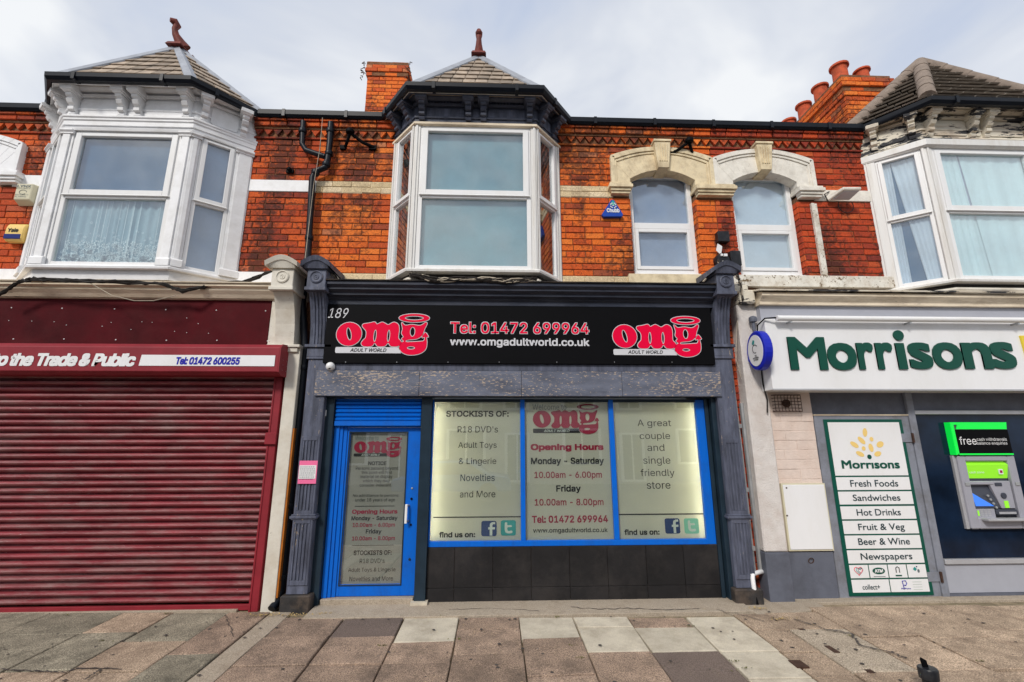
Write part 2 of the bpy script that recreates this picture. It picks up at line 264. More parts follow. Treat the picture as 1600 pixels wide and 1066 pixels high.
# ------------------------------------------------------------------ object helpers
def tag(o, label=None, cat=None, group=None, kind=None):
    if label: o['label'] = label
    if cat: o['category'] = cat
    if group: o['group'] = group
    if kind: o['kind'] = kind
    return o
def thing(name, label, cat, loc=(0, 0, 0), group=None):
    o = bpy.data.objects.new(name, None); C.objects.link(o); o.location = loc; o.empty_display_size = .1
    o['_org'] = tuple(float(v) for v in loc)
    return tag(o, label, cat, group)
def org(p):
    while p is not None:
        if '_org' in p: return Vector(p['_org'])
        p = p.parent
    return Vector((0, 0, 0))
class MB:
    def __init__(s): s.v = []; s.f = []
    def add(s, vs, fs):
        b = len(s.v); s.v += [tuple(v) for v in vs]; s.f += [tuple(b+i for i in f) for f in fs]; return s
    def box(s, x0, x1, y0, y1, z0, z1):
        if x0 > x1: x0, x1 = x1, x0
        if y0 > y1: y0, y1 = y1, y0
        if z0 > z1: z0, z1 = z1, z0
        return s.add([(x, y, z) for x in (x0, x1) for y in (y0, y1) for z in (z0, z1)],
                     [(0, 1, 3, 2), (4, 6, 7, 5), (0, 4, 5, 1), (2, 3, 7, 6), (0, 2, 6, 4), (1, 5, 7, 3)])
    def chbox(s, x0, x1, y0, y1, z0, z1, c=.004):        # box with a chamfered front (y0 = front)
        vs = [(x0, y1, z0), (x1, y1, z0), (x1, y1, z1), (x0, y1, z1), (x0, y0+c, z0), (x1, y0+c, z0), (x1, y0+c, z1), (x0, y0+c, z1),
              (x0+c, y0, z0+c), (x1-c, y0, z0+c), (x1-c, y0, z1-c), (x0+c, y0, z1-c)]
        fs = [(0, 4, 7, 3), (1, 2, 6, 5), (0, 1, 5, 4), (3, 7, 6, 2), (4, 5, 9, 8), (5, 6, 10, 9), (6, 7, 11, 10), (7, 4, 8, 11), (8, 9, 10, 11), (0, 3, 2, 1)]
        return s.add(vs, fs)
    def hexa(s, q0, q1):                                   # 4 + 4 points
        return s.add(list(q0)+list(q1), [(0, 1, 2, 3), (7, 6, 5, 4), (0, 4, 5, 1), (1, 5, 6, 2), (2, 6, 7, 3), (3, 7, 4, 0)])
    def prism(s, pts, d):                                  # polygon pts (3-D) extruded by vector d
        n = len(pts); d = Vector(d); a = [Vector(p) for p in pts]; b = [p+d for p in a]
        return s.add(a+b, [tuple(range(n)), tuple(range(2*n-1, n-1, -1))]+[(i, i+n, (i+1) % n+n, (i+1) % n) for i in range(n)])
    def tube(s, path, r, n=8, cap=True):
        path = [Vector(p) for p in path]; k = len(path); rs = r if isinstance(r, (list, tuple)) else [r]*k; b = len(s.v)
        prev = None
        for i, p in enumerate(path):
            t = (path[min(i+1, k-1)]-path[max(i-1, 0)]).normalized()
            if prev is None:
                a = Vector((0, 0, 1)) if abs(t.z) < .9 else Vector((1, 0, 0)); u = t.cross(a).normalized()
            else: u = (prev-t*prev.dot(t)).normalized()
            prev = u; v = t.cross(u)
            for j in range(n):
                an = 2*PI*j/n; s.v.append(tuple(p+(u*math.cos(an)+v*math.sin(an))*rs[i]))
        for i in range(k-1):
            for j in range(n):
                s.f.append((b+i*n+j, b+i*n+(j+1) % n, b+(i+1)*n+(j+1) % n, b+(i+1)*n+j))
        if cap: s.f.append(tuple(b+j for j in range(n-1, -1, -1))); s.f.append(tuple(b+(k-1)*n+j for j in range(n)))
        return s
    def lathe(s, c, prof, n=16, axis='z'):                 # prof: (r, h)
        b = len(s.v); c = Vector(c)
        for r, h in prof:
            for j in range(n):
                a = 2*PI*j/n
                p = {'z': Vector((r*math.cos(a), r*math.sin(a), h)), 'y': Vector((r*math.cos(a), -h, r*math.sin(a))), 'x': Vector((-h, r*math.cos(a), r*math.sin(a)))}[axis]
                s.v.append(tuple(c+p))
        for i in range(len(prof)-1):
            for j in range(n): s.f.append((b+i*n+j, b+i*n+(j+1) % n, b+(i+1)*n+(j+1) % n, b+(i+1)*n+j))
        s.f.append(tuple(b+j for j in range(n-1, -1, -1))); s.f.append(tuple(b+(len(prof)-1)*n+j for j in range(n)))
        return s
    def sweep(s, path, prof, close_ends=True):             # path: list of functions/rings -> prof: list of (offset, z); path(offset) -> plan points
        rings = [[(p[0], p[1], z) for p in path(o)] for o, z in prof]
        m = len(rings[0]); k = len(prof); b = len(s.v)
        for r in rings: s.v += r
        for i in range(k):
            i2 = (i+1) % k
            for j in range(m-1): s.f.append((b+i*m+j, b+i2*m+j, b+i2*m+j+1, b+i*m+j+1))
        if close_ends: s.f.append(tuple(b+i*m for i in range(k))); s.f.append(tuple(b+i*m+m-1 for i in range(k-1, -1, -1)))
        return s
    def build(s, name, m, parent=None, smooth=False, bevel=0, kind=None):
        o_ = org(parent); me = bpy.data.meshes.new(name)
        me.from_pydata([(v[0]-o_.x, v[1]-o_.y, v[2]-o_.z) for v in s.v], [], s.f); me.materials.append(M[m] if isinstance(m, str) else m)
        bm = bmesh.new(); bm.from_mesh(me); bmesh.ops.recalc_face_normals(bm, faces=bm.faces); bm.to_mesh(me); bm.free()
        if smooth:
            for p in me.polygons: p.use_smooth = True
            try: me.set_sharp_from_angle(angle=math.radians(40))
            except Exception: pass
        o = bpy.data.objects.new(name, me); C.objects.link(o); o.parent = parent
        if bevel:
            b = o.modifiers.new('bevel', 'BEVEL'); b.width = bevel; b.segments = 1; b.limit_method = 'ANGLE'; b.angle_limit = math.radians(40)
        if kind: o['kind'] = kind
        return o
def each(mb, name, m, parent, **k):
    par = list(range(len(mb.v)))
    def fd(i):
        while par[i] != i: par[i] = par[par[i]]; i = par[i]
        return i
    for f in mb.f:
        for i in f[1:]: par[fd(i)] = fd(f[0])
    grp = {}
    for f in mb.f: grp.setdefault(fd(f[0]), []).append(f)
    o = None
    for fs in grp.values():
        ids = sorted({i for f in fs for i in f}); mp_ = {i: j for j, i in enumerate(ids)}
        q = MB(); q.v = [mb.v[i] for i in ids]; q.f = [tuple(mp_[i] for i in f) for f in fs]; o = q.build(name, m, parent, **k)
    return o
def inst(name, me, loc, scale=(1, 1, 1), rot=0, parent=None):
    o = bpy.data.objects.new(name, me); C.objects.link(o); o.parent = parent; l = Vector(loc)-org(parent); o.location = l; o.scale = scale
    if rot: o.rotation_euler = (0, 0, rot)
    return o

# faces (plan segment A->B, outward normal to the viewer's side)
class Face:
    def __init__(s, A, B):
        s.A = Vector((A[0], A[1], 0)); s.B = Vector((B[0], B[1], 0)); s.L = (s.B-s.A).length; s.u = (s.B-s.A)/s.L; s.n = Vector((s.u.y, -s.u.x, 0))
    def p(s, u, z, n=0): q = s.A+s.u*u+s.n*n; return Vector((q.x, q.y, z))
    def box(s, mb, u0, u1, z0, z1, n0, n1):
        return mb.hexa([s.p(u0, z0, n0), s.p(u1, z0, n0), s.p(u1, z1, n0), s.p(u0, z1, n0)], [s.p(u0, z0, n1), s.p(u1, z0, n1), s.p(u1, z1, n1), s.p(u0, z1, n1)])
    def prof(s, mb, u0, u1, pts): return mb.prism([s.p(u0, z, n) for n, z in pts], s.u*(u1-u0))
    def poly(s, mb, pts, n0, n1): return mb.prism([s.p(u, z, n0) for u, z in pts], s.n*(n1-n0))

# text: glyph outlines to mesh, fitted to a measured box
FONT = None
try:
    import os
    FONT = bpy.data.fonts.load(os.path.join(bpy.utils.system_resource('DATAFILES'), 'fonts', 'Inter.woff2'))   # Blender's own UI font; falls back to the built-in one
except Exception: FONT = None
_tc = {}
def inside(p, poly):
    c = False; n = len(poly)
    for i in range(n):
        (x1, y1), (x2, y2) = poly[i], poly[(i+1) % n]
        if (y1 > p[1]) != (y2 > p[1]) and p[0] < (x2-x1)*(p[1]-y1)/(y2-y1)+x1: c = not c
    return c
def sarea(p): return sum(p[i][0]*p[(i+1) % len(p)][1]-p[(i+1) % len(p)][0]*p[i][1] for i in range(len(p)))/2
def fill(loops):
    """first loop is the outline, the others holes -> verts, triangles"""
    pts = [q for l in loops for q in l]
    return pts, [tuple(t) for t in tessellate_polygon([[Vector((x, y, 0)) for x, y in l] for l in loops])]
def textmesh(body, font=1, shear=0.0, extrude=0.0, space=1.0):
    key = (body, font, shear, extrude, space)
    if key in _tc: return _tc[key]
    cu_ = bpy.data.curves.new('t', 'FONT'); cu_.body = body
    if FONT and font: cu_.font = FONT
    cu_.shear = shear; cu_.space_character = space
    ob = bpy.data.objects.new('t', cu_); C.objects.link(ob); bpy.context.view_layer.update()
    cv = ob.to_curve(bpy.context.evaluated_depsgraph_get()); loops = []
    for sp in cv.splines:
        bp = sp.bezier_points; l = []
        for i in range(len(bp)):
            p0, p1, p2, p3 = bp[i].co, bp[i].handle_right, bp[(i+1) % len(bp)].handle_left, bp[(i+1) % len(bp)].co
            straight = (p1-p0).cross(p3-p0).length < 1e-6 and (p2-p0).cross(p3-p0).length < 1e-6
            for k in range(1 if straight else 4):
                t = k/4; q = p0*(1-t)**3+p1*3*t*(1-t)**2+p2*3*t*t*(1-t)+p3*t**3
                if not l or math.hypot(l[-1][0]-q.x, l[-1][1]-q.y) > 1e-5: l.append((q.x, q.y))
        if len(l) > 2 and math.hypot(l[-1][0]-l[0][0], l[-1][1]-l[0][1]) < 1e-5: l.pop()
        if len(l) > 2: loops.append(l)
    ob.to_curve_clear(); bpy.data.objects.remove(ob); bpy.data.curves.remove(cu_)
    sg = 1 if sarea(max(loops, key=lambda l: abs(sarea(l)))) > 0 else -1
    outs = [l for l in loops if sarea(l)*sg > 0]; holes = [l for l in loops if sarea(l)*sg <= 0]
    vs, fs = [], []
    for n, o in enumerate(outs):
        hs = [h for h in holes if inside(h[0], o)]; pts, tr = fill([o]+hs); e_ = n % 3*.00005
        b0 = len(vs)
        if not extrude:
            vs += [(x, y, e_) for x, y in pts]; fs += [tuple(b0+i for i in t) for t in tr]
        else:
            m = len(pts); vs += [(x, y, extrude) for x, y in pts]+[(x, y, 0) for x, y in pts]; fs += [tuple(b0+i for i in t) for t in tr]
            st = 0
            for l in [o]+hs:
                for i in range(len(l)): a, b = b0+st+i, b0+st+(i+1) % len(l); fs.append((a, b, b+m, a+m))
                st += len(l)
    _tc[key] = (vs, fs); return vs, fs
def text(body, box, Y, m, parent, name='lettering', bold=.0, shear=0, extrude=0, thick=0, space=1.0, px=True, face=None, font=1):
    """box = (x0,y0,x1,y1) in photo pixels on the plane Y, or metres (X0,X1,Z0,Z1) if px False"""
    X0, X1, Z0, Z1 = rect(*box, Y) if px else box
    vs, fs = textmesh(body, font, shear, .01 if thick else 0, space)
    xs = [v[0] for v in vs]; ys = [v[1] for v in vs]; a, b, c, d = min(xs), max(xs), min(ys), max(ys)
    mb = MB(); nc = 8 if bold else 1; g = bold*1.05                   # bold = glyphs thickened all round by stacking shifted copies
    for k in range(nc):
        out_ = []; dx, dy = ((1, -1, 1, -1, 1, -1, 0, 0)[k]*g*.9, (1, 1, -1, -1, 0, 0, 1, -1)[k]*g*.9) if bold else (0, 0)
        for v in vs:
            x = X0+(v[0]+dx-a+g)/(b-a+2*g)*(X1-X0); z = Z0+(v[1]+dy-c+g)/(d-c+2*g)*(Z1-Z0)
            y = Y-(thick+k*.0003 if v[2] > 0 else 0) if thick else Y-k*.00012
            out_.append(face.p(x, z, -y) if face else (x, y, z))
        mb.add(out_, fs)
    me_o = mb.build(name, m, parent); return me_o
def flat(shapes, T, Y, m, parent, name, off=0.0):
    """2-D outlines (with holes) -> filled flat mesh; T maps (x,y) -> (X,Z)"""
    pts, tr = fill(shapes)
    mb = MB(); mb.add([(T(x, y)[0], Y, T(x, y)[1]) for x, y in pts], tr)
    return mb.build(name, m, parent)
def ell(cx, cy, rx, ry, a=0, n=24):
    a = math.radians(a); return [(cx+rx*math.cos(t)*math.cos(a)-ry*math.sin(t)*math.sin(a), cy+rx*math.cos(t)*math.sin(a)+ry*math.sin(t)*math.cos(a)) for t in [2*PI*i/n for i in range(n)]]
def smooth(pts, k=4):
    o = []; n = len(pts)
    for i in range(n):
        p0, p1, p2, p3 = (np.array(pts[(i+j-1) % n], float) for j in range(4))
        for s in range(k):
            t = s/k; q = .5*((2*p1)+(-p0+p2)*t+(2*p0-5*p1+4*p2-p3)*t*t+(-p0+3*p1-3*p2+p3)*t**3); o.append(tuple(q))
    return o
def printbox(box, Y, m, parent, name='print'):
    X0, X1, Z0, Z1 = rect(*box, Y); return MB().add([(X0, Y, Z0), (X1, Y, Z0), (X1, Y, Z1), (X0, Y, Z1)], [(0, 1, 2, 3)]).build(name, m, parent)

# ------------------------------------------------------------------ brick meshes
def brick_mesh(m, i, dep=1.0):
    r = random.Random(100+i); c = .035
    vs = []
    for (x, z) in ((-.5, -.5), (.5, -.5), (.5, .5), (-.5, .5)): vs.append((x, .5, z))
    for (x, z) in ((-.5, -.5), (.5, -.5), (.5, .5), (-.5, .5)): vs.append((x+r.uniform(-.006, .006), -.40, z+r.uniform(-.03, .03)))
    for (x, z) in ((-.5, -.5), (.5, -.5), (.5, .5), (-.5, .5)): vs.append((x*.965+r.uniform(-.008, .008), -.5, z*.88+r.uniform(-.03, .03)))
    fs = [(0, 4, 7, 3), (1, 2, 6, 5), (0, 1, 5, 4), (3, 7, 6, 2), (4, 5, 9, 8), (5, 6, 10, 9), (6, 7, 11, 10), (7, 4, 8, 11), (8, 9, 10, 11), (0, 3, 2, 1)]
    me = bpy.data.meshes.new('brick'); me.from_pydata(vs, [], fs); me.materials.append(M[m])
    bm = bmesh.new(); bm.from_mesh(me); bmesh.ops.recalc_face_normals(bm, faces=bm.faces); bm.to_mesh(me); bm.free(); return me
BM = {k: [brick_mesh(k, i) for i in range(8)] for k in ('brickL', 'brickM', 'brickR', 'cream_brick')}
def courses(z0, z1, n, intervals, L=.262, j=.010):
    """intervals(z) -> list of (x0,x1). returns list of (xc, zc, w, h)"""
    h = (z1-z0)/n; out = []
    for i in range(n):
        za, zb = z0+i*h, z0+(i+1)*h; zc = (za+zb)/2
        offs = (0, .5, .12, .62)[i % 4]*L + R_.uniform(-.01, .01)
        for (a, b) in intervals(zc):
            x = math.floor((a-offs)/L)*L+offs; cuts = [a]
            while x < b:
                if x > a+.05 and x < b-.05: cuts.append(x)
                x += L*(.5 if R_.random() < .10 else 1)
            cuts.append(b)
            for p, q in zip(cuts, cuts[1:]):
                if q-p > .03: out.append(((p+q)/2, zc, q-p-j, h-j))
    return out
def lay(bricks, m, parent, y=0.0, depth=.05, name='brick', cap=300, rot=0, base=None):
    """y = face plane; puts bricks as objects, biggest first up to cap, the rest joined"""
    bricks = sorted(bricks, key=lambda b: -b[2]*b[3]); own, rest = bricks[:cap], bricks[cap:]
    for (x, z, w, h) in own:
        pr_ = R_.uniform(-.004, .004)
        if rot == 0: loc = (x, y+depth/2+pr_, z)
        else: loc = (base+depth/2+pr_, x, z)
        inst(name, R_.choice(BM[m]), loc, (w, depth, h), rot, parent)
    if rest:
        mb = MB()
        for (x, z, w, h) in rest: mb.chbox(x-w/2, x+w/2, y, y+depth, z-h/2, z+h/2, .004)
        mb.build(name+'_remainder', m, parent, kind='stuff')

# ================================================================== SETTING: ground
grd = MB(); grd.add([(-60, -40, gz_(-3.2)-.15), (60, -40, gz_(-3.2)-.15), (60, 12, gz_(-3.2)-.15), (-60, 12, gz_(-3.2)-.15)], [(0, 1, 2, 3)])
tag(grd.build('road', 'asphalt'), kind='structure')
pv = MB(); pv.hexa([(-14, -3.3, -1), (14, -3.3, -1), (14, 1.0, -1), (-14, 1.0, -1)], [(-14, -3.3, gz_(-3.3)-.03), (14, -3.3, gz_(-3.3)-.03), (14, 1.0, gz_(1.0)-.03), (-14, 1.0, gz_(1.0)-.03)])
pave = tag(pv.build('pavement', 'bedding'), kind='structure')
kb = MB(); kb.box(-14, 14, -3.45, -3.3, -.5, gz_(-3.3)); kb.build('kerb', 'concrete', pave)
def slab(Xa, Xb, Ya, Yb, m, name='paving_slab', th=.05, gap=.006):
    tz = R_.uniform(-.006, .006); sx = R_.uniform(-.006, .006); c = .006
    def q(x, y, dz): return (x, y, gz_(y)+dz+tz+sx*(x-Xa)/(Xb-Xa))
    Xa += gap; Xb -= gap; Ya += gap; Yb -= gap
    jt = [(R_.uniform(-.006, .006), R_.uniform(-.006, .006)) for _ in range(4)]
    cs = [(Xa, Ya), (Xb, Ya), (Xb, Yb), (Xa, Yb)]; cs = [(x+a, y+b) for (x, y), (a, b) in zip(cs, jt)]
    ci = [(Xa+c, Ya+c), (Xb-c, Ya+c), (Xb-c, Yb-c), (Xa+c, Yb-c)]; ci = [(x+a, y+b) for (x, y), (a, b) in zip(ci, jt)]
    mb = MB(); vs = [q(x, y, -th) for x, y in cs]+[q(x, y, -c) for x, y in cs]+[q(x, y, 0) for x, y in ci]
    mb.add(vs, [(3, 2, 1, 0)]+[(i, (i+1) % 4, 4+(i+1) % 4, 4+i) for i in range(4)]+[(4+i, 4+(i+1) % 4, 8+(i+1) % 4, 8+i) for i in range(4)]+[(8, 9, 10, 11)])
    return mb.build(name, m, pave)
def gy(px, py): return ground(px, py).y
cols = [  # (x at y=966 left, right, y-cuts in px, materials front-of-wall to kerb)
 (-560, -420, [957, 1000], 'tg'), (-420, -250, [957, 990], 'gtg'), (-250, -75, [957, 1003, 1050], 'gtg'),
 (-75, 60, [957, 999, 1047], 'gtt'), (60, 175, [957, 990, 1053], 'ggt'), (175, 255, [957, 988, 1046], 'tgt'), (255, 345, [957, 1001, 1047], 'gtt'),
 (345, 412, [957, 1022], 'bgg'),
 (445, 538, [964, 995, 1040], 'bbb'), (538, 631, [964, 995, 1037], 'dbb'), (631, 717, [964, 1002, 1036], 'cbb'), (717, 811, [964, 982, 1022], 'bbb'),
 (811, 896, [964, 998], 'cbb'), (896, 981, [964, 980, 1018], 'ccb'), (981, 1072, [964, 980, 1018], 'bcd'), (1072, 1152, [964, 1019, 1061], 'ccc'),
 (1152, 1206, [960, 985, 1020, 1060], 'pppp'), (1206, 1292, [956, 983, 1053], 'pkp'), (1292, 1382, [948, 996], 'tt'), (1382, 1476, [945, 962, 998, 1050], 'tptt'),
 (1476, 1590, [944, 985, 1033], 'ttt'), (1590, 1720, [944, 964, 995, 1040], 'ttct'), (1720, 1880, [944, 990], 'tt'), (1880, 2050, [944, 975], 'tt'), (2050, 2230, [944, 990], 'tt'), (2230, 2420, [944, 975], 'tp'), (2420, 2620, [944, 995], 'tt')]
cols = [(-760, -560, [957, 985], 'gt')]+cols
key = {'t': 'paver_tan', 'g': 'paver_grey', 'b': 'paver', 'd': 'paver_dark', 'c': 'paver_cream', 'p': 'paver_tan', 'k': 'pebble'}
for xa, xb, cuts, ms in cols:
    Xa, Xb = ground(xa, 966).x, ground(xb, 966).x
    ys = [gy((xa+xb)/2, c) for c in cuts]
    step = ys[0]-ys[1] if len(ys) > 1 else .6
    step = .62
    while ys[-1] > -3.2+.3: ys.append(max(-3.28, ys[-1]-step*R_.uniform(.9, 1.1)))
    ys[-1] = -3.28
    for i in range(len(ys)-1):
        k = ms[i] if i < len(ms) else R_.choice('bbtg' if xa < 1152 else 'tt')
        slab(Xa, Xb, ys[i+1], ys[i], key[k])
# concrete strips: beside the drain, the ledge before the shop, and the ragged fill before the right shop
def strip(name, pts, z0, m, h=.0):
    mb = MB(); n = len(pts); mb.prism([(x, y, -.5) for x, y in pts], (0, 0, .1)); mb = MB()
    top = [(x, y, gz_(y)+z0) for x, y in pts]; bot = [(x, y, -.3) for x, y in pts]
    mb.add(top+bot, [tuple(range(n)), tuple(range(2*n-1, n-1, -1))]+[(i, i+n, (i+1) % n+n, (i+1) % n) for i in range(n)])
    return mb.build(name, m, pave, bevel=.004)
def rag(x0, y0, x1, y1, n, a): return [(x0+(x1-x0)*i/n+R_.uniform(-a, a), y0+(y1-y0)*i/n+R_.uniform(-a, a)) for i in range(n+1)]
xa, xb = ground(413, 966).x, ground(444, 966).x
strip('concrete_strip', rag(xa, -.26, xa, -3.25, 12, .012)+rag(xb, -3.25, xb, -.26, 12, .012), -.004, 'concrete')
xl, xr = ground(478, 962).x, ground(1187, 962).x; yl = gy(800, 963)
strip('concrete_ledge', rag(xl, yl, xr, yl, 30, .008)+[(xr, .1), (xl, .1)], .012, 'concrete')
strip('concrete_fill', [(ground(1192, 966).x, ground(1192, 966).y), (ground(1290, 948).x, ground(1290, 948).y), (ground(1290, 948).x, .05), (ground(1192, 966).x, .05)], -.004, 'concrete')
strip('concrete_infill', [(-14, -.2), (-2.75, -.2), (-2.75, .2), (-14, .2)], -.002, 'concrete')
strip('concrete_infill', [(ground(1290, 948).x, -.25), (14, -.25), (14, .2), (ground(1290, 948).x, .2)], -.002, 'concrete')
# stopcock lids in the pavement and cracks as thin dark crusts
def lid(px, py, w, d, nm, m):
    g = ground(px, py); z = gz_(g.y)+.003
    MB().box(g.x-w/2, g.x+w/2, g.y-d/2, g.y+d/2, z-.02, z+.003).build(nm, m, pave)
lid(1248, 1038, .10, .12, 'stopcock_lid', 'iron'); lid(1300, 1015, .05, .13, 'lifting_slot', 'iron'); lid(1360, 1050, .05, .06, 'lifting_slot', 'iron'); lid(1253, 984, .05, .03, 'lifting_slot', 'iron')
def crack(pts, w, z0=.004):
    P = []
    for (a, b) in zip(pts, pts[1:]):
        for i in range(9):
            t = i/9; P.append((a[0]+(b[0]-a[0])*t+R_.uniform(-2.2, 2.2), a[1]+(b[1]-a[1])*t+R_.uniform(-.9, .9)))
    P = [ground(x, y) for x, y in P]; mb = MB(); vs = []
    for i, p in enumerate(P):
        q = P[min(i+1, len(P)-1)]-P[max(i-1, 0)]; n = Vector((-q.y, q.x, 0)).normalized(); ww = w*R_.uniform(.3, 1.2)
        vs += [(p.x+n.x*ww, p.y+n.y*ww, gz_(p.y)+z0), (p.x-n.x*ww, p.y-n.y*ww, gz_(p.y)+z0)]
    mb.add(vs, [(2*i, 2*i+1, 2*i+3, 2*i+2) for i in range(len(P)-1)]); mb.build('crack', 'gum', pave)
crack([(890, 951), (930, 954), (980, 953), (1040, 955), (1100, 953)], .007, .016)
crack([(700, 955), (760, 953), (850, 957)], .004, .016)
crack([(0, 1048), (60, 1051), (105, 1053), (120, 1046), (200, 1048)], .010, .012)
crack([(133, 1064), (145, 1056), (158, 1047)], .010, .012)
crack([(352, 962), (357, 975), (366, 1001)], .004, .012)
crack([(1240, 968), (1290, 985), (1330, 992), (1345, 1010), (1395, 1022), (1420, 1032)], .010, .012)
crack([(1120, 955), (1160, 963), (1200, 975)], .005, .014)
def scatter(name, m, pts, n, s, label, cat):
    mb = MB()
    for _ in range(n):
        x, y, sp = R_.choice(pts); x += R_.gauss(0, sp); y += R_.gauss(0, sp*.25); z = gz_(y)+.006+R_.random()*s*.3
        a = R_.random()*6.3; l = s*R_.uniform(.5, 1.4); w = l*R_.uniform(.15, .5); dz = R_.uniform(-.3, .9)*s
        mb.add([(x-w*math.sin(a), y+w*math.cos(a), z), (x+w*math.sin(a), y-w*math.cos(a), z+.002), (x+l*math.cos(a), y+l*math.sin(a), z+abs(dz)*.6)], [(0, 1, 2)])
    o = mb.build(name, m); tag(o, label, cat, kind='stuff'); return o
g1 = ground(465, 964); g2 = ground(428, 962); g3 = ground(510, 960)
scatter('dry_litter', 'straw', [(g1.x, g1.y+.02, .09), (g3.x, g3.y, .05), (g2.x-.1, g2.y, .08)], 170, .022, 'dry straw-like leaf litter at the foot of the left blue-grey pilaster', 'litter')
g4 = ground(1185, 955)
scatter('leaf_litter', 'straw', [(g4.x, g4.y+.05, .07), (ground(1225, 968).x, ground(1225, 968).y, .08)], 90, .02, 'dry litter blown in beside the white drain elbow on the right', 'litter')
mb = MB()
for _ in range(150):
    x = R_.uniform(-4.5, 5); y = R_.uniform(-2.2, -.35); z = gz_(y)+.0075; q = R_.uniform(.008, .02); n = 7
    mb.add([(x+q*R_.uniform(.7, 1.2)*math.cos(2*PI*k/n), y+q*R_.uniform(.7, 1.2)*math.sin(2*PI*k/n), z) for k in range(n)]+[(x, y, z+.002)], [(k, (k+1) % n, n) for k in range(n)])
tag(mb.build('gum_spots', 'gum'), 'flattened dark gum spots trodden into the paving slabs', 'gum', kind='stuff')
wd = []
for px, py in ((690, 964), (895, 1010), (905, 1030), (1150, 1050), (1165, 1045), (1145, 1035), (107, 962), (260, 960), (160, 1003), (1330, 995), (1530, 1035), (870, 965), (1003, 965), (716, 1000), (600, 1010), (1080, 980)):
    g = ground(px, py); wd.append((g.x, g.y, .03))
scatter('weeds', 'weed', wd, 240, .016, 'tiny weeds and moss in the joints of the paving slabs', 'weeds')

# ================================================================== THE THREE HOUSES (upper storey)
GUT = 6.14
HL = thing('terraced_house', 'left terrace house in darker red brick with a white bay and brown slate bay roof', 'house', (-4.7, 0, 0), 'houses of the brick terrace')
HM = thing('terraced_house', 'middle terrace house in orange brick, its white bay window under a dark blue cornice', 'house', (-.26, 0, 0), 'houses of the brick terrace')
HR = thing('terraced_house', 'right terrace house with a badly peeling bay cornice and ribbed concrete tiles above it', 'house', (6.6, 0, 0), 'houses of the brick terrace')
XLM = at(487, 360, 0).x; XMR = 3.08
BAYS = {'L': (-4.70, .80, 1.36), 'M': (-.27, .80, 1.16), 'R': (6.66, .80, 1.33)}
PROJ = .42
A1, A2, A0 = 2.335, 3.80, at(28, 260, -.06).x-.72
def wallbox(x0, x1, parent, holes, name='wall'):
    mb = MB(); xs = sorted({x0, x1, *[h[0] for h in holes], *[h[1] for h in holes]})
    for a, b in zip(xs, xs[1:]):
        hh = [h for h in holes if h[0] <= a+1e-6 and h[1] >= b-1e-6]
        z = 0.0
        for h in sorted(hh, key=lambda h: h[2]):
            mb.box(a, b, .012, .30, z, h[2]); z = h[3]
        mb.box(a, b, .012, .30, z, GUT)
    return mb.build(name, 'mortar', parent)
def bayhole(k): c, f, w = BAYS[k]; return (c-w+.12, c+w-.12, 3.9, 5.6)
WH = .47
def winhole(c): return (c-WH, c+WH, 3.94, 5.54)
shopL, shopM, shopR = (-12, -2.9, 0, 2.9), (-2.05, 2.6, .05, 2.6), (3.2, 12, 0, 2.6)
wL = wallbox(-9.2, XLM, HL, [bayhole('L'), winhole(A0)] + [(-9, -2.9, -.1, 2.6)])
wM = wallbox(XLM, XMR, HM, [bayhole('M'), winhole(A1), (-1.95, 2.55, .02, 2.6)])
wR = wallbox(XMR, 9.5, HR, [bayhole('R'), winhole(A2), (3.15, 9.4, -.1, 2.6)])
def free(x0, x1, blocks):
    def f(z):
        seg = [(x0, x1)]
        for (a, b, za, zb) in blocks:
            if za < z < zb:
                ns = []
                for (p, q) in seg:
                    if b <= p or a >= q: ns.append((p, q)); continue
                    if a > p: ns.append((p, a))
                    if b < q: ns.append((b, q))
                seg = ns
        return [(p, q) for p, q in seg if q-p > .03]
    return f
def bayblk(k): c, f, w = BAYS[k]; return (c-w+.02, c+w-.02, 0, 7)
def surblk(c): return [(c-WH, c+WH, 3, 5.4), (c-.71, c+.71, 5.1, 5.66), (c-.5, c+.5, 5.6, 5.73)]
for (x0, x1, par, m, blk) in ((-8.9, XLM, wL, 'brickL', [bayblk('L')]+surblk(A0)), (XLM, XMR, wM, 'brickM', [bayblk('M')]+surblk(A1)+[surblk(A2)[1]]), (XMR, 9.3, wR, 'brickR', [bayblk('R')]+surblk(A2)+[surblk(A1)[1]])):
    fr = free(x0, x1, blk)
    bs = courses(3.90, 5.06, 13, fr)+courses(5.235, 5.865, 7, fr)
    lay(bs, m, par, 0.0, .05)
# corbelled eaves courses and dogtooth band
def eaves(x0, x1, par, m, blk):
    w = .235
    for a, b in free(x0, x1, blk)(6):
        ev = MB().box(a, b, -.046, .012, 6.003, GUT+.02).build('eaves_course', 'mortar', par)
        MB().box(a, b, -.008, .012, 5.895, 6.002).build('dogtooth_course', 'mortar', ev)
        n = max(1, round((b-a)/w)); s = (b-a)/n
        for i in range(n):
            inst('eaves_brick', R_.choice(BM[m]), (a+(i+.5)*s, -.052, 6.066), (s-.012, .05, .066), 0, ev)
            inst('eaves_brick', R_.choice(BM[m]), (a+(i+.5)*s, -.075, 6.124), (s-.012, .055, .045), 0, ev)
        n = max(1, round((b-a)/.13)); s = (b-a)/n
        for i in range(n):
            xm = a+(i+.5)*s; t = MB(); h = .085
            t.prism([(xm-s*.45, -.009, 5.985), (xm+s*.45, -.009, 5.985), (xm, -.009, 5.985-h)], (0, -.038, 0))
            t.build('dogtooth_brick', m, ev)
        k = MB(); k.box(a, b, -.022, .0, 5.868, 5.893); k.build('band', m, ev)
    return ev
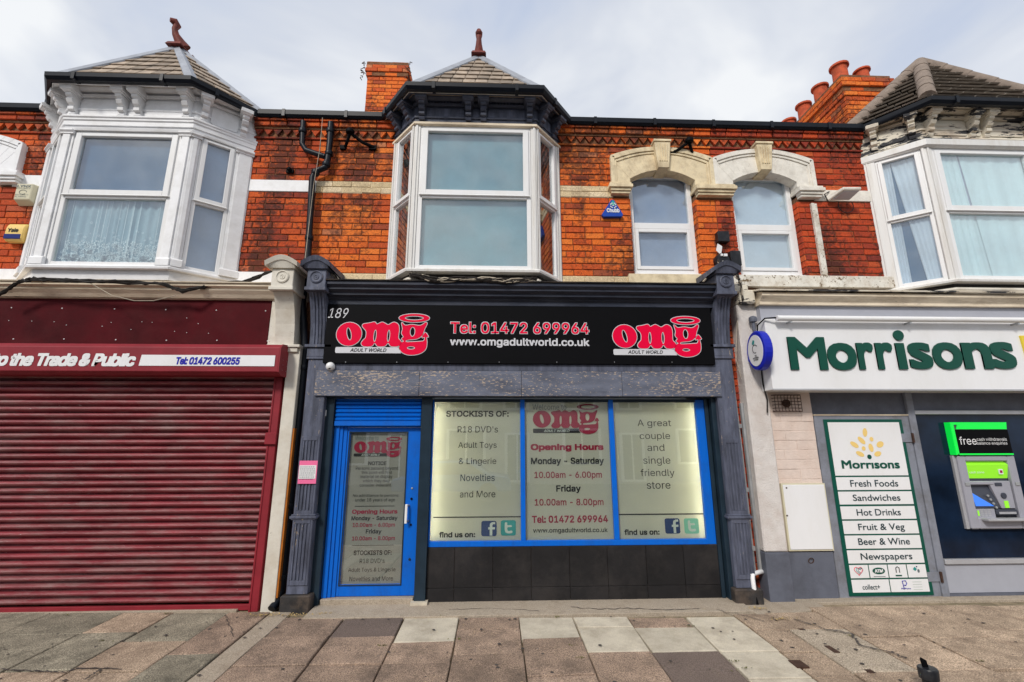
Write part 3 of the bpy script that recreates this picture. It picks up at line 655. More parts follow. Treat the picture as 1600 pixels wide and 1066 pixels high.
eaves(-8.9, XLM, HL, 'brickL', [bayblk('L')]); eaves(XLM, XMR, HM, 'brickM', [bayblk('M')]); eaves(XMR, 9.3, HR, 'brickR', [bayblk('R')])
# string courses
def band(name, segs, z0, z1, y, m, par):
    mb = MB()
    for a, b in segs: mb.box(a, b, y, .02, z0, z1)
    return each(mb, name, m, par, bevel=.004)
segL = [s for s in free(-8.9, XLM, [bayblk('L'), (A0-.6, A0+.65, 0, 9)])(5)]
band('string_course', segL, 5.062, 5.233, -.012, 'white', HL)
s_ = free(XLM, A1-.70, [bayblk('M')])(5)
for a, b in s_:
    stc = MB().box(a, b, .002, .02, 5.06, 5.235).build('string_course', 'cream', HM)
    lay(courses(5.062, 5.233, 2, lambda z: [(a, b)], .262, .007), 'cream_brick', stc, -.006, .04, 'cream_brick')
band('string_course', [(A2+.72, BAYS['R'][0]-BAYS['R'][2]+.03)], 5.07, 5.24, -.012, 'white_stone', HR)
band('sill_band', free(-8.9, XLM, [bayblk('L')])(3.8), 3.74, 3.895, -.03, 'white', HL)
sb = free(XLM, A1-.55, [bayblk('M')])(3.8)
band('sill_band', sb, 3.70, 3.80, .0, 'cream', HM)
stc = MB().box(XLM, A1-.55, .006, .02, 3.78, 3.9).build('sill_course', 'cream', HM)
lay(courses(3.79, 3.897, 1, lambda z: sb, .40, .008), 'cream_brick', stc, -.004, .04, 'cream_brick')

def arch_window(c, par, mstone, mback, key_m, label=None, transom=4.69):
    # surround
    mb = MB(); n = 12; ho, hi = .72, .46
    def arc(h, zs, zc, k): return [(c-h+2*h*i/k, zs+(zc-zs)*math.sin(PI*(.5+ (i/k-.5)*.98))**1 if False else zs+(zc-zs)*(1-((2*i/k-1)**2))) for i in range(k+1)]
    outer = arc(ho, 5.66, 5.81, n); inner = arc(hi, 5.33, 5.475, n)
    outer[0] = (c-ho, 5.66); outer[-1] = (c+ho, 5.66)
    def ring(o, i_, y0, y1):
        for k in range(len(o)-1):
            mb.hexa([(o[k][0], y0, o[k][1]), (o[k+1][0], y0, o[k+1][1]), (i_[k+1][0], y0, i_[k+1][1]), (i_[k][0], y0, i_[k][1])],
                    [(o[k][0], y1, o[k][1]), (o[k+1][0], y1, o[k+1][1]), (i_[k+1][0], y1, i_[k+1][1]), (i_[k][0], y1, i_[k][1])])
    ring(outer, inner, -.055, .10)
    for s in (-1, 1):                                       # haunches down to the imposts
        a, b = c+s*ho, c+s*hi
        mb.hexa([(a, -.055, 5.25), (b, -.055, 5.25), (b, -.055, 5.33), (a, -.055, 5.66)], [(a, .10, 5.25), (b, .10, 5.25), (b, .10, 5.33), (a, .10, 5.66)])
    o2 = arc(ho+.012, 5.675, 5.83, n); i2 = arc(ho-.05, 5.62, 5.765, n); ring(o2, i2, -.085, -.03)
    o3 = arc(ho-.05, 5.62, 5.763, n); i3 = arc(ho-.085, 5.59, 5.73, n); ring(o3, i3, -.07, -.03)
    for s in (-1, 1):
        a, b = c+s*(ho+.012), c+s*(ho-.045); mb.box(a, b, -.085, -.03, 5.25, 5.665); mb.box(b, c+s*(ho-.075), -.07, -.03, 5.25, 5.61)
    su = mb.build('window_surround', mstone, par, bevel=.003)
    kb_ = MB(); kb_.hexa([(c-.115, -.15, 5.86), (c+.115, -.15, 5.86), (c+.075, -.13, 5.47), (c-.075, -.13, 5.47)], [(c-.115, .1, 5.86), (c+.115, .1, 5.86), (c+.075, .1, 5.44), (c-.075, .1, 5.44)])
    kb_.box(c-.125, c+.125, -.165, -.02, 5.861, 5.895)
    for dx in (-.055, -.018, .018, .055): kb_.hexa([(c+dx-.009, -.16, 5.82), (c+dx+.009, -.16, 5.82), (c+dx*.85+.008, -.146, 5.56), (c+dx*.85-.008, -.146, 5.56)], [(c+dx-.009, -.14, 5.82), (c+dx+.009, -.14, 5.82), (c+dx*.85+.008, -.13, 5.56), (c+dx*.85-.008, -.13, 5.56)])
    kb_.build('keystone', key_m, su, bevel=.003)
    # window
    fr = MB(); Y0, Y1 = .10, .17; h = WH-.012
    zb, zt = 3.975, 5.50
    fr.box(c-h, c-h+.065, Y0, Y1, zb, zt); fr.box(c+h-.065, c+h, Y0, Y1, zb, zt); fr.box(c-h+.065, c+h-.065, Y0, Y1, zb, zb+.065); fr.box(c-h+.065, c+h-.065, Y0, Y1, zt-.055, zt)
    fr.box(c-h+.065, c+h-.065, Y0-.012, Y1, transom-.045, transom+.045)
    fr.box(c-h+.066, c-h+.115, Y0-.015, Y1, zb+.066, transom-.046); fr.box(c+h-.115, c+h-.066, Y0-.015, Y1, zb+.066, transom-.046)
    fr.box(c-h+.116, c+h-.116, Y0-.015, Y1, zb+.066, zb+.115); fr.box(c-h+.116, c+h-.116, Y0-.015, Y1, transom-.095, transom-.046)
    fr.box(c-h-.01, c+h+.01, Y0-.05, Y1, zb-.05, zb-.002)
    wf = fr.build('window', 'upvc', par, bevel=.004)
    MB().box(c-h+.07, c+h-.07, Y0+.025, Y0+.03, transom+.045, zt-.05).build('pane', 'glass', wf)
    MB().box(c-h+.12, c+h-.12, Y0+.018, Y0+.023, zb+.11, transom-.09).build('pane', 'glass', wf)
    MB().box(c-h+.03, c+h-.03, Y1+.004, Y1+.008, zb+.03, zt-.02).build('blind', mback, wf)  # coloured sheet standing in for sky reflected in the panes
    return su, wf
su1, wf1 = arch_window(A1, HM, 'cream', 'blind_grey', 'cream'); su2, wf2 = arch_window(A2, HR, 'white_stone', 'blind_lilac', 'cream'); su0, wf0 = arch_window(A0, HL, 'white', 'blind_grey', 'white')
def impost(x0, x1, m, par):
    mb = MB(); mb.box(x0+.02, x1-.02, -.075, .10, 5.09, 5.125); mb.box(x0+.01, x1-.01, -.095, .10, 5.126, 5.165); mb.box(x0-.015, x1+.015, -.12, .10, 5.166, 5.215); mb.box(x0, x1, -.10, .10, 5.216, 5.249)
    return mb.build('impost', m, par, bevel=.003)
impost(A1-.76, A1-.46, 'cream', su1); impost(A1+.46, A2-.46, 'cream', su1); impost(A2+.46, A2+.80, 'white_stone', su2); impost(A0+.46, A0+.77, 'white', su0)
MB().box(A1-.56, A1+.56, -.05, .10, 3.78, 3.925).build('sill', 'cream', wf1, bevel=.004)
MB().box(A2-.62, BAYS['R'][0]-BAYS['R'][2]+.1, -.06, .10, 3.76, 3.925).build('sill', 'peel2', wf2, bevel=.006)
# reveal bricks at the window sides
for c, par, m in ((A1, wM, 'brickM'), (A2, wR, 'brickR')):
    for s in (-1, 1):
        for i in range(13):
            h = 1.16/13; z = 3.90+(i+.5)*h
            if z < 3.93: continue
            if z > 5.08: break
            x = c+s*(WH-.006)
            inst('reveal_brick', R_.choice(BM[m]), (x+s*.02, .06, z), (.10, .05, h-.010), PI/2 if s < 0 else -PI/2, par)

# ------------------------------------------------------------------ bays
def bayring(k, proj=PROJ):
    c, f, w = BAYS[k]
    kx = {'L': .55, 'M': .93, 'R': .42}[k]
    def ring(o):                                            # the eaves splay a little less than the bay's own sides
        oo = max(o, 0); x0 = w+oo*kx+min(o, 0)*1.1; x1 = f+oo*.27+min(o, 0)*.5
        return [(c-x0, .0), (c-x1, -proj-o), (c+x1, -proj-o), (c+x0, .0)]
    return ring
def bay_faces(ring, o=0):
    p = ring(o); return [Face(p[0], p[1]), Face(p[1], p[2]), Face(p[2], p[3])]
def corbel(f, u, z0, z1, mb, w=.075, out_=.20):
    H_ = z1-z0
    prof = [(0, z0), (.03, z0), (.045, z0+.10*H_), (.035, z0+.18*H_), (.075, z0+.22*H_), (.08, z0+.34*H_), (.055, z0+.40*H_), (.10, z0+.46*H_), (.125, z0+.58*H_), (.105, z0+.64*H_), (.14, z0+.70*H_), (.15, z0+.80*H_), (0, z0+.80*H_)]
    f.prof(mb, u-w/2, u+w/2, prof)
    f.prof(mb, u-w/2-.015, u+w/2+.015, [(0, z0+.803*H_), (.165, z0+.803*H_), (.185, z0+.86*H_), (0, z0+.86*H_)])
    f.prof(mb, u-w/2-.035, u+w/2+.035, [(0, z0+.863*H_), (.19, z0+.863*H_), (out_, z0+H_), (0, z0+H_)])
def make_bay(k, house, paint, opts):
    c, hf, hw = BAYS[k]; ring = bayring(k); zs, zh = opts['zs'], opts['zh']       # window bottom / head
    zf0, zf1, ze = opts['zf0'], opts['zf1'], 6.27                               # frieze bottom, corbel bottom.., eaves underside
    F3 = bay_faces(ring)
    # casing body: frieze box
    b = MB(); b.sweep(ring, [(-.30, zf0), (.0, zf0), (.0, ze), (-.30, ze)])
    bw = b.build('bay_window', paint, house)
    # soffit + fascia + gutter
    b = MB(); b.sweep(ring, [(-.25, ze+.004), (.0, ze+.002), (.20, 6.142), (.205, 6.132), (.212, 6.132), (.212, 6.19), (-.25, ze+.06)]); b.build('soffit', {'L': 'white', 'M': 'navy', 'R': 'peel'}[k], bw)
    if k == 'M': MB().sweep(ring, [(.2125, 6.133), (.219, 6.133), (.219, 6.158), (.2125, 6.158)]).build('soffit_edge', 'cream_paint', bw)
    # mouldings under the soffit
    b = MB()
    b.sweep(ring, [(.001, ze), (.10, ze-.068), (.09, ze-.085), (.05, ze-.105), (.001, ze-.105)])
    zd = ze-.14
    b.sweep(ring, [(.001, zd), (.045, zd), (.03, zd-.03), (.001, zd-.03)])
    b.sweep(ring, [(.001, zf1), (.02, zf1), (.02, zf1-.025), (.001, zf1-.025)])
    each(b, 'cornice_moulding', paint, bw)
    if k == 'M':
        b = MB()
        for f in F3:
            n = int(f.L/.042)
            for i in range(n):
                u = (i+.5)*f.L/n; f.box(b, u-.012, u+.012, zd+.006, zd+.034, .001, .035)
        each(b, 'dentil', 'navy_lt', bw)
    # frieze panels with notched corners
    zp0, zp1 = zf0+opts['pm'], zd-.055
    def panel(f, u0, u1, name='frieze_panel'):
        q = .025; pts = [(u0+q, zp0), (u1-q, zp0), (u1, zp0+q), (u1, zp1-q), (u1-q, zp1), (u0+q, zp1), (u0, zp1-q), (u0, zp0+q)]
        p = MB(); f.poly(p, pts, .0012, .014); p.build(name, paint if k != 'M' else 'navy_lt', bw, bevel=.003)
    # corbels
    zc0 = zf0+.02 if k == 'M' else zp0-.03
    def cb(f, u):
        m_ = MB(); corbel(f, u, zc0, 6.135, m_); f.prof(m_, u-.06, u+.06, [(0, 6.1355), (.185, 6.1355), (.185, 6.146), (0, ze-.004)]); m_.build('corbel', paint if not (k == 'M') else 'navy', bw, bevel=.002)
    ff = F3[1]; m = ff.L/2
    for u in (.09, m-.10, m+.10, ff.L-.09): cb(ff, u)
    panel(ff, .15, m-.16); panel(ff, m-.045, m+.045); panel(ff, m+.16, ff.L-.15)
    for f in (F3[0], F3[2]):
        for u in ((.16, f.L-.10) if f is F3[0] else (.09, f.L-.16)): cb(f, u)
        panel(f, .225 if f is F3[0] else .16, f.L-(.17 if f is F3[0] else .225))
    # gutter
    b = MB(); b.sweep(ring, [(.215, 6.215), (.205, 6.16), (.225, 6.135), (.27, 6.135), (.30, 6.17), (.305, 6.222), (.29, 6.222), (.285, 6.18), (.235, 6.18)])
    b.build('bay_gutter', 'gutter', bw)
    b = MB()
    for f in bay_faces(ring, .305):
        for u in ([.35, f.L-.35] if f.L > 1 else [.3]): f.box(b, u-.02, u+.02, 6.13, 6.228, -.095, .008)
    each(b, 'gutter_joint', 'gutter', bw)
    # entablature / head below frieze
    b = MB()
    if k == 'L':
        b.sweep(ring, [(-.25, zf0), (.05, zf0), (.05, zf0-.02), (.035, zf0-.035), (.035, zf0-.055), (.02, zf0-.07), (.02, zf0-.125), (-.25, zf0-.125)])
        b.sweep(ring, [(-.25, zf0-.127), (.0, zf0-.127), (.0, zh), (-.25, zh)])
        b.sweep(ring, [(.001, zf0-.17), (.03, zf0-.17), (.02, zf0-.20), (.001, zf0-.20)])
    elif k == 'M':
        b.sweep(ring, [(-.25, zf0-.002), (.015, zf0-.002), (.03, zf0-.015), (.03, zh+.005), (.01, zh), (-.25, zh)])
    else:
        b.sweep(ring, [(-.25, zf0-.002), (.02, zf0-.002), (.035, zf0-.03), (.015, zf0-.05), (-.25, zf0-.05)])
    b.build('bay_head', 'white' if k == 'L' else ('cream_wood' if k == 'M' else 'peel'), bw)
    if k == 'R': MB().sweep(ring, [(-.25, zf0-.052), (.05, zf0-.052), (.05, zf0-.14), (.02, zf0-.16), (-.25, zf0-.16)]).build('bay_trim', 'upvc_dirty', bw)
    # posts and frames
    fm = {'L': 'white', 'M': 'upvc_dirty', 'R': 'upvc_dirty'}[k]
    pw = opts['post']
    b = MB()
    for f, (a, d) in zip(F3, ((opts['wallpost'], opts['sp']), (pw, pw), (opts['sp'], opts['wallpost']))):
        f.box(b, -.0, a, zs, zh, -.10, 0); f.box(b, f.L-d, f.L, zs, zh, -.10, 0)
        if k == 'L':
            for (u0, u1) in ((.02, a-.03), (f.L-d+.03, f.L-.02)): f.box(b, u0, u1, zs, zh-.005, .0012, .02)
        else:
            f.box(b, .015 if a < .13 else .03, .045, zs, zh, .0012, .014); f.box(b, f.L-.045, f.L-.015, zs, zh, .0012, .014)
    each(b, 'bay_post', fm, bw, bevel=.003)
    if k == 'L':
        b = MB()
        for f, (a, d) in zip(F3, ((opts['wallpost'], opts['sp']), (pw, pw), (opts['sp'], opts['wallpost']))):
            for (u0, u1) in ((-.005, a+.01), (f.L-d-.01, f.L+.005)):
                f.prof(b, u0, u1, [(.0, zh-.012), (.05, zh-.012), (.05, zh-.03), (.03, zh-.05), (.03, zh-.065), (.0, zh-.065)])
                f.prof(b, u0, u1, [(.0, zs+.10), (.03, zs+.10), (.045, zs+.08), (.045, zs), (.0, zs)])
        each(b, 'post_capital', 'white', bw)
    for i, (f, (a, d)) in enumerate(zip(F3, ((opts['wallpost'], opts['sp']), (pw, pw), (opts['sp'], opts['wallpost'])))):
        b = MB(); u0, u1 = a+.002, f.L-d-.002; t = .055 if i == 1 else .045; zt = opts['zt']
        n0, n1 = -.075, -.012
        f.box(b, u0, u0+t, zs, zh, n0, n1); f.box(b, u1-t, u1, zs, zh, n0, n1); f.box(b, u0+t, u1-t, zs, zs+t, n0, n1); f.box(b, u0+t, u1-t, zh-t*.7, zh, n0, n1)
        f.box(b, u0+t, u1-t, zt-.035, zt+.03, n0, n1+.006)
        s = .045 if i == 1 else .028; z2, z3 = zt+.031, zh-t*.7-.001                        # opening top light stands proud
        f.box(b, u0+t*.5, u0+t+s, z2-.02, z3, n0+.02, n1+.02); f.box(b, u1-t-s, u1-t*.5, z2-.02, z3, n0+.02, n1+.02)
        f.box(b, u0+t+s, u1-t-s, z2-.02, z2+s, n0+.02, n1+.02); f.box(b, u0+t+s, u1-t-s, z3-s, z3, n0+.02, n1+.02)
        f.prof(b, u0+t*.3, u1-t*.3, [(n1, zt-.005), (n1+.035, zt-.005), (n1+.025, zt+.012), (n1, zt+.018)])
        fr = b.build('window_frame', 'upvc', bw, bevel=.004)
        gm = 'glass'
        b = MB(); f.box(b, u0+t+s-.005, u1-t-s+.005, z2+s-.005, z3-s+.005, -.035, -.030); b.build('pane', gm, fr)
        b = MB(); f.box(b, u0+t-.005, u1-t+.005, zs+t-.005, zt-.03, -.045, -.040); b.build('pane', gm, fr)
        up_, lo_ = opts['back'][i]
        b = MB(); f.box(b, u0+.01, u1-.01, zt, zh-.01, -.095, -.085); b.build('blind', up_, fr)  # coloured sheet close behind the glass; dark ones stand in for the unlit room
        if k == 'R':
            W_ = u1-u0; g0, g1, gt = ((.30, .62, .34), (.34, .37, .30), (.4, .6, .45))[i]
            for (q0, q1, e0, e1) in ((.02, g0, .02, gt), (g1, .98, gt+.01, .98)):
                nn = 26; vs = []
                for zz, (a0, a1) in ((zs+.02, (q0, q1)), (zh-.05, (e0, e1))):
                    for j in range(nn+1):
                        u = u0+W_*(a0+(a1-a0)*j/nn); vs.append(f.p(u, zz, -.074+.007*math.sin(j*1.15)))
                cb_ = MB(); cb_.add(vs, [(j, j+1, j+nn+2, j+nn+1) for j in range(nn)]); cb_.build('curtain', 'net2' if i == 1 else 'blind_lilac', fr, smooth=True)
        if lo_ != 'LACE':
            b = MB(); f.box(b, u0+.01, u1-.01, zs+.01, zt-.001, -.095, -.085); b.build('blind', lo_, fr)
        else:                                                             # pleated net curtain with lace flowers
            b = MB(); nn = 90; pts = []
            for j in range(nn+1):
                u = u0+.02+(u1-u0-.04)*j/nn; pts.append((u, -.10+.012*math.sin(j*.9+.8*math.sin(j*.13))))
            vs = [f.p(u, z, n) for z in (zs+.01, zh-.62 if False else zt+.10) for u, n in pts]; b.add(vs, [(j, j+1, j+nn+2, j+nn+1) for j in range(nn)])
            cu_o = b.build('net_curtain', 'net', fr, smooth=True)
            b = MB()
            for _ in range(420):
                u = R_.uniform(u0+.08, u1-.08); z = zs+.06+abs(R_.gauss(0, 1))*.17
                if z > zt-.03: continue
                r = R_.uniform(.010, .024) if z < zs+.34 else R_.uniform(.005, .012)
                ph = R_.random()*6
                for q in range(5):
                    an = ph+q*2*PI/5; cu0, cz0 = u+math.cos(an)*r, z+math.sin(an)*r
                    vs = [f.p(cu0+math.cos(t2)*r*.42, cz0+math.sin(t2)*r*.42, -.079) for t2 in [2*PI*h/5 for h in range(5)]]
                    b.add(vs, [(0, 1, 2, 3, 4)])
            for q in range(14):                                          # pale strips painted as highlights on the hanging folds
                u = R_.uniform(u0+.08, u1-.08); z1_ = zt-.03; wv = R_.uniform(.003, .007)
                b.add([f.p(u, zs+.07, -.0795), f.p(u+wv, zs+.07, -.0795), f.p(u+wv*.6, z1_, -.0795), f.p(u, z1_, -.0795)], [(0, 1, 2, 3)])
            b.build('lace_pattern', 'lace', fr)
            b = MB(); f.box(b, u0+.01, u1-.01, zs+.01, zt-.001, -.14, -.13); b.build('blind', 'dark_blue', fr)
    # bottom sill
    b = MB(); b.sweep(ring, [(-.25, zs-.002), (.035, zs-.002), (.05, zs-.02), (.045, zs-.045), (.0, zs-.05), (-.25, zs-.05)])
    b.build('bay_sill', 'upvc_dirty' if k != 'L' else 'white', bw)
    if k != 'L':
        b = MB(); b.sweep(ring, [(-.3, zs-.052), (-.05, zs-.052), (-.05, zs-.11), (-.3, zs-.11)]); b.build('bay_base', 'wire', bw)
        ring2 = lambda o: [(p[0], p[1]) for p in ring(o)]
        b = MB(); b.sweep(ring2, [(-.3, zs-.112), (-.0, zs-.112), (.01, zs-.14), (-.02, zs-.19), (-.3, zs-.19)]); b.build('bay_apron', 'cream_paint', bw)
    else:
        b = MB(); b.sweep(ring, [(-.3, zs-.052), (-.015, zs-.052), (-.03, zs-.16), (-.3, zs-.16)]); b.build('bay_base', 'white', bw)
    # inner dark box so nothing shows through
    b = MB(); b.sweep(ring, [(-.20, zs), (-.19, zs), (-.19, zh), (-.20, zh)]); b.build('bay_interior', 'dark', bw)
    # ---- roof
    er = ring(.235); Z0 = 6.20; ap = Vector((c, .10, opts['apex'])); back = Vector((c, 1.9, opts['apex']-.01))
    P = [Vector((p[0], p[1], Z0)) for p in er]
    rf = MB(); rf.add([P[0], P[1], P[2], P[3], ap, back, Vector((er[0][0]-.1, 1.9, Z0)), Vector((er[3][0]+.1, 1.9, Z0))],
                      [(0, 1, 4), (1, 2, 4), (2, 3, 4), (0, 4, 5, 6), (3, 7, 5, 4), (0, 6, 7, 3), (0, 3, 2, 1)])
    rf = rf.build('bay_roof', 'stonegrey' if k == 'R' else opts['roofm'], house)  # right roof base coloured dark to deepen the shadow gaps under the tiles
    rows, sw = opts['rows'], opts['sw']; tm = opts['roofm']
    for (a, b_) in ((P[0], P[1]), (P[1], P[2]), (P[2], P[3])):
        e1 = (b_-a); LL = e1.length; e1n = e1/LL; mid = ap-a; sl = mid-e1n*mid.dot(e1n); SL = sl.length; sln = sl/SL; nn = e1n.cross(sln)
        if nn.z < 0: nn = -nn
        ua = mid.dot(e1n)
        hrow = SL/rows
        for r in range(rows):
            v0, v1 = r*hrow, min((r+1)*hrow*1.0+hrow*.15, SL*.995)
            def lim(v): t = v/SL; return ua*t, LL-(LL-ua)*t
            l0, r0 = lim(v0); 
            x = l0 - (sw*.5 if r % 2 else 0)
            while x < r0:
                xa_, xb_ = x+.005, x+sw*R_.uniform(.96, 1.0)-.005
                x += sw
                lo, hi = max(xa_, l0), min(xb_, r0)
                l1, r1 = lim(v1); lo1, hi1 = max(xa_, l1), min(xb_, r1)
                if hi-lo < .02: continue
                if hi1 <= lo1: lo1 = hi1 = min(max((lo+hi)/2, l1), r1); 
                t0 = opts['lift']+R_.uniform(0, .004); dv = R_.uniform(-.006, .006)
                q = [a+e1n*lo+sln*(v0+dv)+nn*t0, a+e1n*hi+sln*(v0+dv)+nn*t0, a+e1n*hi1+sln*v1+nn*.004, a+e1n*lo1+sln*v1+nn*.004]
                q2 = [p-nn*opts['thick'] for p in q]
                MB().hexa(q, q2).build('slate' if tm == 'slate' else 'roof_tile', tm, rf)
    # hips
    if tm == 'slate':
        b = MB()
        for p in P:
            d = (ap-p).normalized(); q = p+d*.02
            sgn = (Vector((p.x, p.y, 0))-Vector((c, .4, 0))).normalized(); side = d.cross(sgn).normalized()
            w0 = .075 if p.y < -.1 else .06
            o = side.cross(d); o = o if o.z > 0 else -o
            b.hexa([q-side*w0+o*.0, q+o*.045, ap+o*.045, ap-side*w0*.8], [q-side*w0-o*.02, q, ap, ap-side*w0*.8-o*.02])
            b.hexa([q+side*w0+o*.0, q+o*.0451, ap+o*.0451, ap+side*w0*.8], [q+side*w0-o*.02, q, ap, ap+side*w0*.8-o*.02])
        each(b, 'hip_flashing', 'lead', rf)
        z = ap.z
        b = MB(); b.hexa([(c-.11, -.02, z-.02), (c+.11, -.02, z-.02), (c+.11, .3, z-.02), (c-.11, .3, z-.02)], [(c-.09, .0, z+.03), (c+.09, .0, z+.03), (c+.09, .3, z+.03), (c-.09, .3, z+.03)])
        # ram's horn finial curling along the ridge
        path = [(c, .12, z+.02), (c, .07, z+.09), (c, .03, z+.17), (c, .015, z+.25), (c, .03, z+.32), (c, .0, z+.355), (c, -.04, z+.36)]
        if k == 'L': path = [(c+.06, .12, z+.02), (c+.02, .07, z+.10), (c-.02, .03, z+.18), (c-.035, .015, z+.26), (c-.02, .03, z+.33), (c-.045, .0, z+.375), (c-.08, -.04, z+.365)]
        b.tube(path, [.10, .066, .046, .038, .050, .054, .03], 12)
        b.build('finial', 'finial', rf, smooth=True)
        b = MB()
        for i in range(5): b.box(c-.03, c+.03, .35+i*.3, .60+i*.3, z, z+.14)
        each(b, 'ridge_crest', 'finial', rf)
    else:
        for p in (*P,):
            n = 5
            for i in range(n):
                a_ = p.lerp(ap, i/n); b_ = p.lerp(ap, (i+1)/n+.01); t = MB(); t.tube([a_+Vector((0, 0, .045)), b_+Vector((0, 0, .04))], [.098, .093], 12); t.build('hip_tile', 'ridge', rf, smooth=True)
        for i in range(5):
            t = MB(); t.tube([ap+Vector((0, i*.36, .012)), ap+Vector((0, i*.36+.37, .002))], [.085, .075], 10); t.build('ridge_tile', 'ridge', rf, smooth=True)
    return bw, ring
make_bay('L', HL, 'white', dict(zs=3.80, zh=5.63, zf0=5.82, zf1=5.94, pm=.02, zt=4.72, post=.14, sp=.10, wallpost=.20, apex=7.42, roofm='slate', rows=8, sw=.185, lift=.022, thick=.012,
         back=[('dark_blue', 'dark_blue'), ('dark_blue', 'LACE'), ('blind_grey', 'blind_grey')]))
bayM, ringM = make_bay('M', HM, 'navy', dict(zs=3.81, zh=5.82, zf0=5.87, zf1=5.95, pm=.05, zt=4.81, post=.075, sp=.012, wallpost=.075, apex=7.42, roofm='slate', rows=8, sw=.165, lift=.022, thick=.012,
         back=[('dark', 'dark'), ('blind_teal', 'blind_teal'), ('dark', 'dark')]))
bayR, ringR = make_bay('R', HR, 'peel', dict(zs=3.76, zh=5.66, zf0=5.82, zf1=5.95, pm=.03, zt=4.72, post=.09, sp=.05, wallpost=.13, apex=7.50, roofm='conc_tile', rows=11, sw=.30, lift=.085, thick=.022,
         back=[('dark_blue', 'dark_blue'), ('blind_grey', 'net2'), ('dark_blue', 'dark_blue')]))
# main roofs (only their lowest tiles peep over the gutter)
for h, x0, x1 in ((HL, -9.2, XLM), (HM, XLM, XMR), (HR, XMR, 9.5)):
    mb = MB(); mb.prism([(x0, -.06, 6.20), (x0, .30, 6.19), (x0, 4.2, 8.55), (x0, 4.2, 8.65)], (x1-x0, 0, 0)); rf = mb.build('roof', 'conc_tile', h)
mb = MB(); x = A1-.3
for i in range(16):
    mb.tube([(2.4+i*.17, -.08, 6.235), (2.4+i*.17, .05, 6.30)], .028, 6)
each(mb, 'eaves_tile', 'conc_tile', HM)
# ------------------------------------------------------------------ chimneys
def chimney(par, x0, x1, y0, y1, z0, z1, m, pots, capsteps, label=None):
    c = MB(); c.box(x0+.012, x1-.012, y0+.012, y1, z0, z1-.06); c.box(x0-.035, x1+.035, y0-.035, y1, z1-.44, z1-.30) if False else None
    c.box(x0-.02, x1+.02, y0-.02, y1+.02, z1-.36, z1-.02)
    ch = c.build('chimney', 'mortar', par)
    h = .0915; n = int((z1-z0)/h)
    for i in range(n):
        zt = z1-i*h; zc = zt-h/2
        o = capsteps[i] if i < len(capsteps) else 0
        a, b = x0-o, x1+o; offs = (i % 2)*.13
        cuts = [a]+[x for x in np.arange(a+.26-offs, b-.06, .26)]+[b]
        for p, q in zip(cuts, cuts[1:]): inst('chimney_brick', R_.choice(BM[m]), ((p+q)/2, y0-o+.03+R_.uniform(-.004, .004), zc), (q-p-.01, .06, h-.01), 0, ch)
        if y1-y0 > 1 or True:
            cuts = [y0-o]+[x for x in np.arange(y0-o+.13+offs, y1-.06, .26)]+[y1]
            for sx, X in ((-1, x0-o),) if x0 > 0 else ((1, x1+o),):
                for p, q in zip(cuts, cuts[1:]): inst('chimney_brick', R_.choice(BM[m]), (X-sx*.03, (p+q)/2, zc), (q-p-.01, .06, h-.01), -PI/2 if sx < 0 else PI/2, ch)
    for (x, y, z, r, hh) in pots:
        p = MB(); p.lathe((x, y, z), [(r*1.08, 0), (r*.95, .03), (r*.92, hh*.7), (r*.95, hh*.88), (r*1.2, hh*.90), (r*1.2, hh), (r*.98, hh), (r*.9, hh*.75)], 18); p.build('chimney_pot', 'terracotta', ch, smooth=True)
    return ch
a = at(572, 140, 2.5).x; b = at(635, 140, 2.5).x
chM = chimney(HM, a, b, 2.5, 3.3, 7.6, at(600, 97, 2.5).z, 'brickM', [], [0.01, .03, .045, .02, 0])
mb = MB()
for sx in (a-.05, b+.05):
    for i in range(9):
        z = at(600, 103, 2.5).z-R_.random()*.5; x = sx+R_.uniform(-.04, .04); mb.tube([(x, 2.45, z), (x+R_.uniform(-.05, .05), 2.42, z+R_.uniform(.0, .05)), (x+R_.uniform(-.07, .07), 2.42, z+R_.uniform(-.04, .06))], .010, 4)
each(mb, 'broken_bracket', 'iron', chM)
xr0 = 6.36
chR = chimney(HR, xr0, 7.25, 1.2, 3.6, 6.9, 8.36, 'brickM', [(xr0+.17, 1.40, 8.33, .135, .40), (xr0+.62, 1.42, 8.33, .12, .33), (xr0+.17, 1.92, 8.33, .13, .40), (xr0+.17, 2.42, 8.33, .13, .40), (xr0+.17, 2.92, 8.33, .13, .40)], [.0, .06, .06, .02, .02])
# ------------------------------------------------------------------ gutters along the wall (things)
def gut(x0, x1, label, y=-.12):
    mb = MB(); pts = [(y+.10, 6.225), (y+.10, 6.16), (y+.07, 6.135), (y, 6.13), (y-.03, 6.16), (y-.035, 6.225), (y-.02, 6.225), (y-.015, 6.17), (y+.085, 6.17)]
    mb.prism([(x0, p[0], p[1]) for p in pts], (x1-x0, 0, 0))
    t = thing('roof_gutter', label, 'gutter', (x0, 0, 6.13), 'black gutters under the main eaves'); mb.build('gutter_channel', 'gutter', t)
    x = x0+.35
    mb = MB()
    while x < x1-.1:
        mb.box(x-.02, x+.02, y-.042, y+.10, 6.125, 6.232); x += .85
    each(mb, 'gutter_bracket', 'gutter', t); return t
gl = lambda k, s: BAYS[k][0]+s*(ring_ext[k])
ring_ext = {k: BAYS[k][0] for k in BAYS}
def gx(k, s, f=bayring): p = bayring(k)(.27); return p[0][0]+.07 if s < 0 else p[3][0]-.07
gut(-9, gx('L', -1), 'short black gutter left of the white bay, at the photo\'s left edge')
gut(gx('L', 1)-.02, gx('M', -1)+.02, 'black gutter with two downpipe outlets between the white bay and the dark blue cornice')
gut(gx('M', 1)-.02, gx('R', -1)+.02, 'long black gutter above the two arched windows')

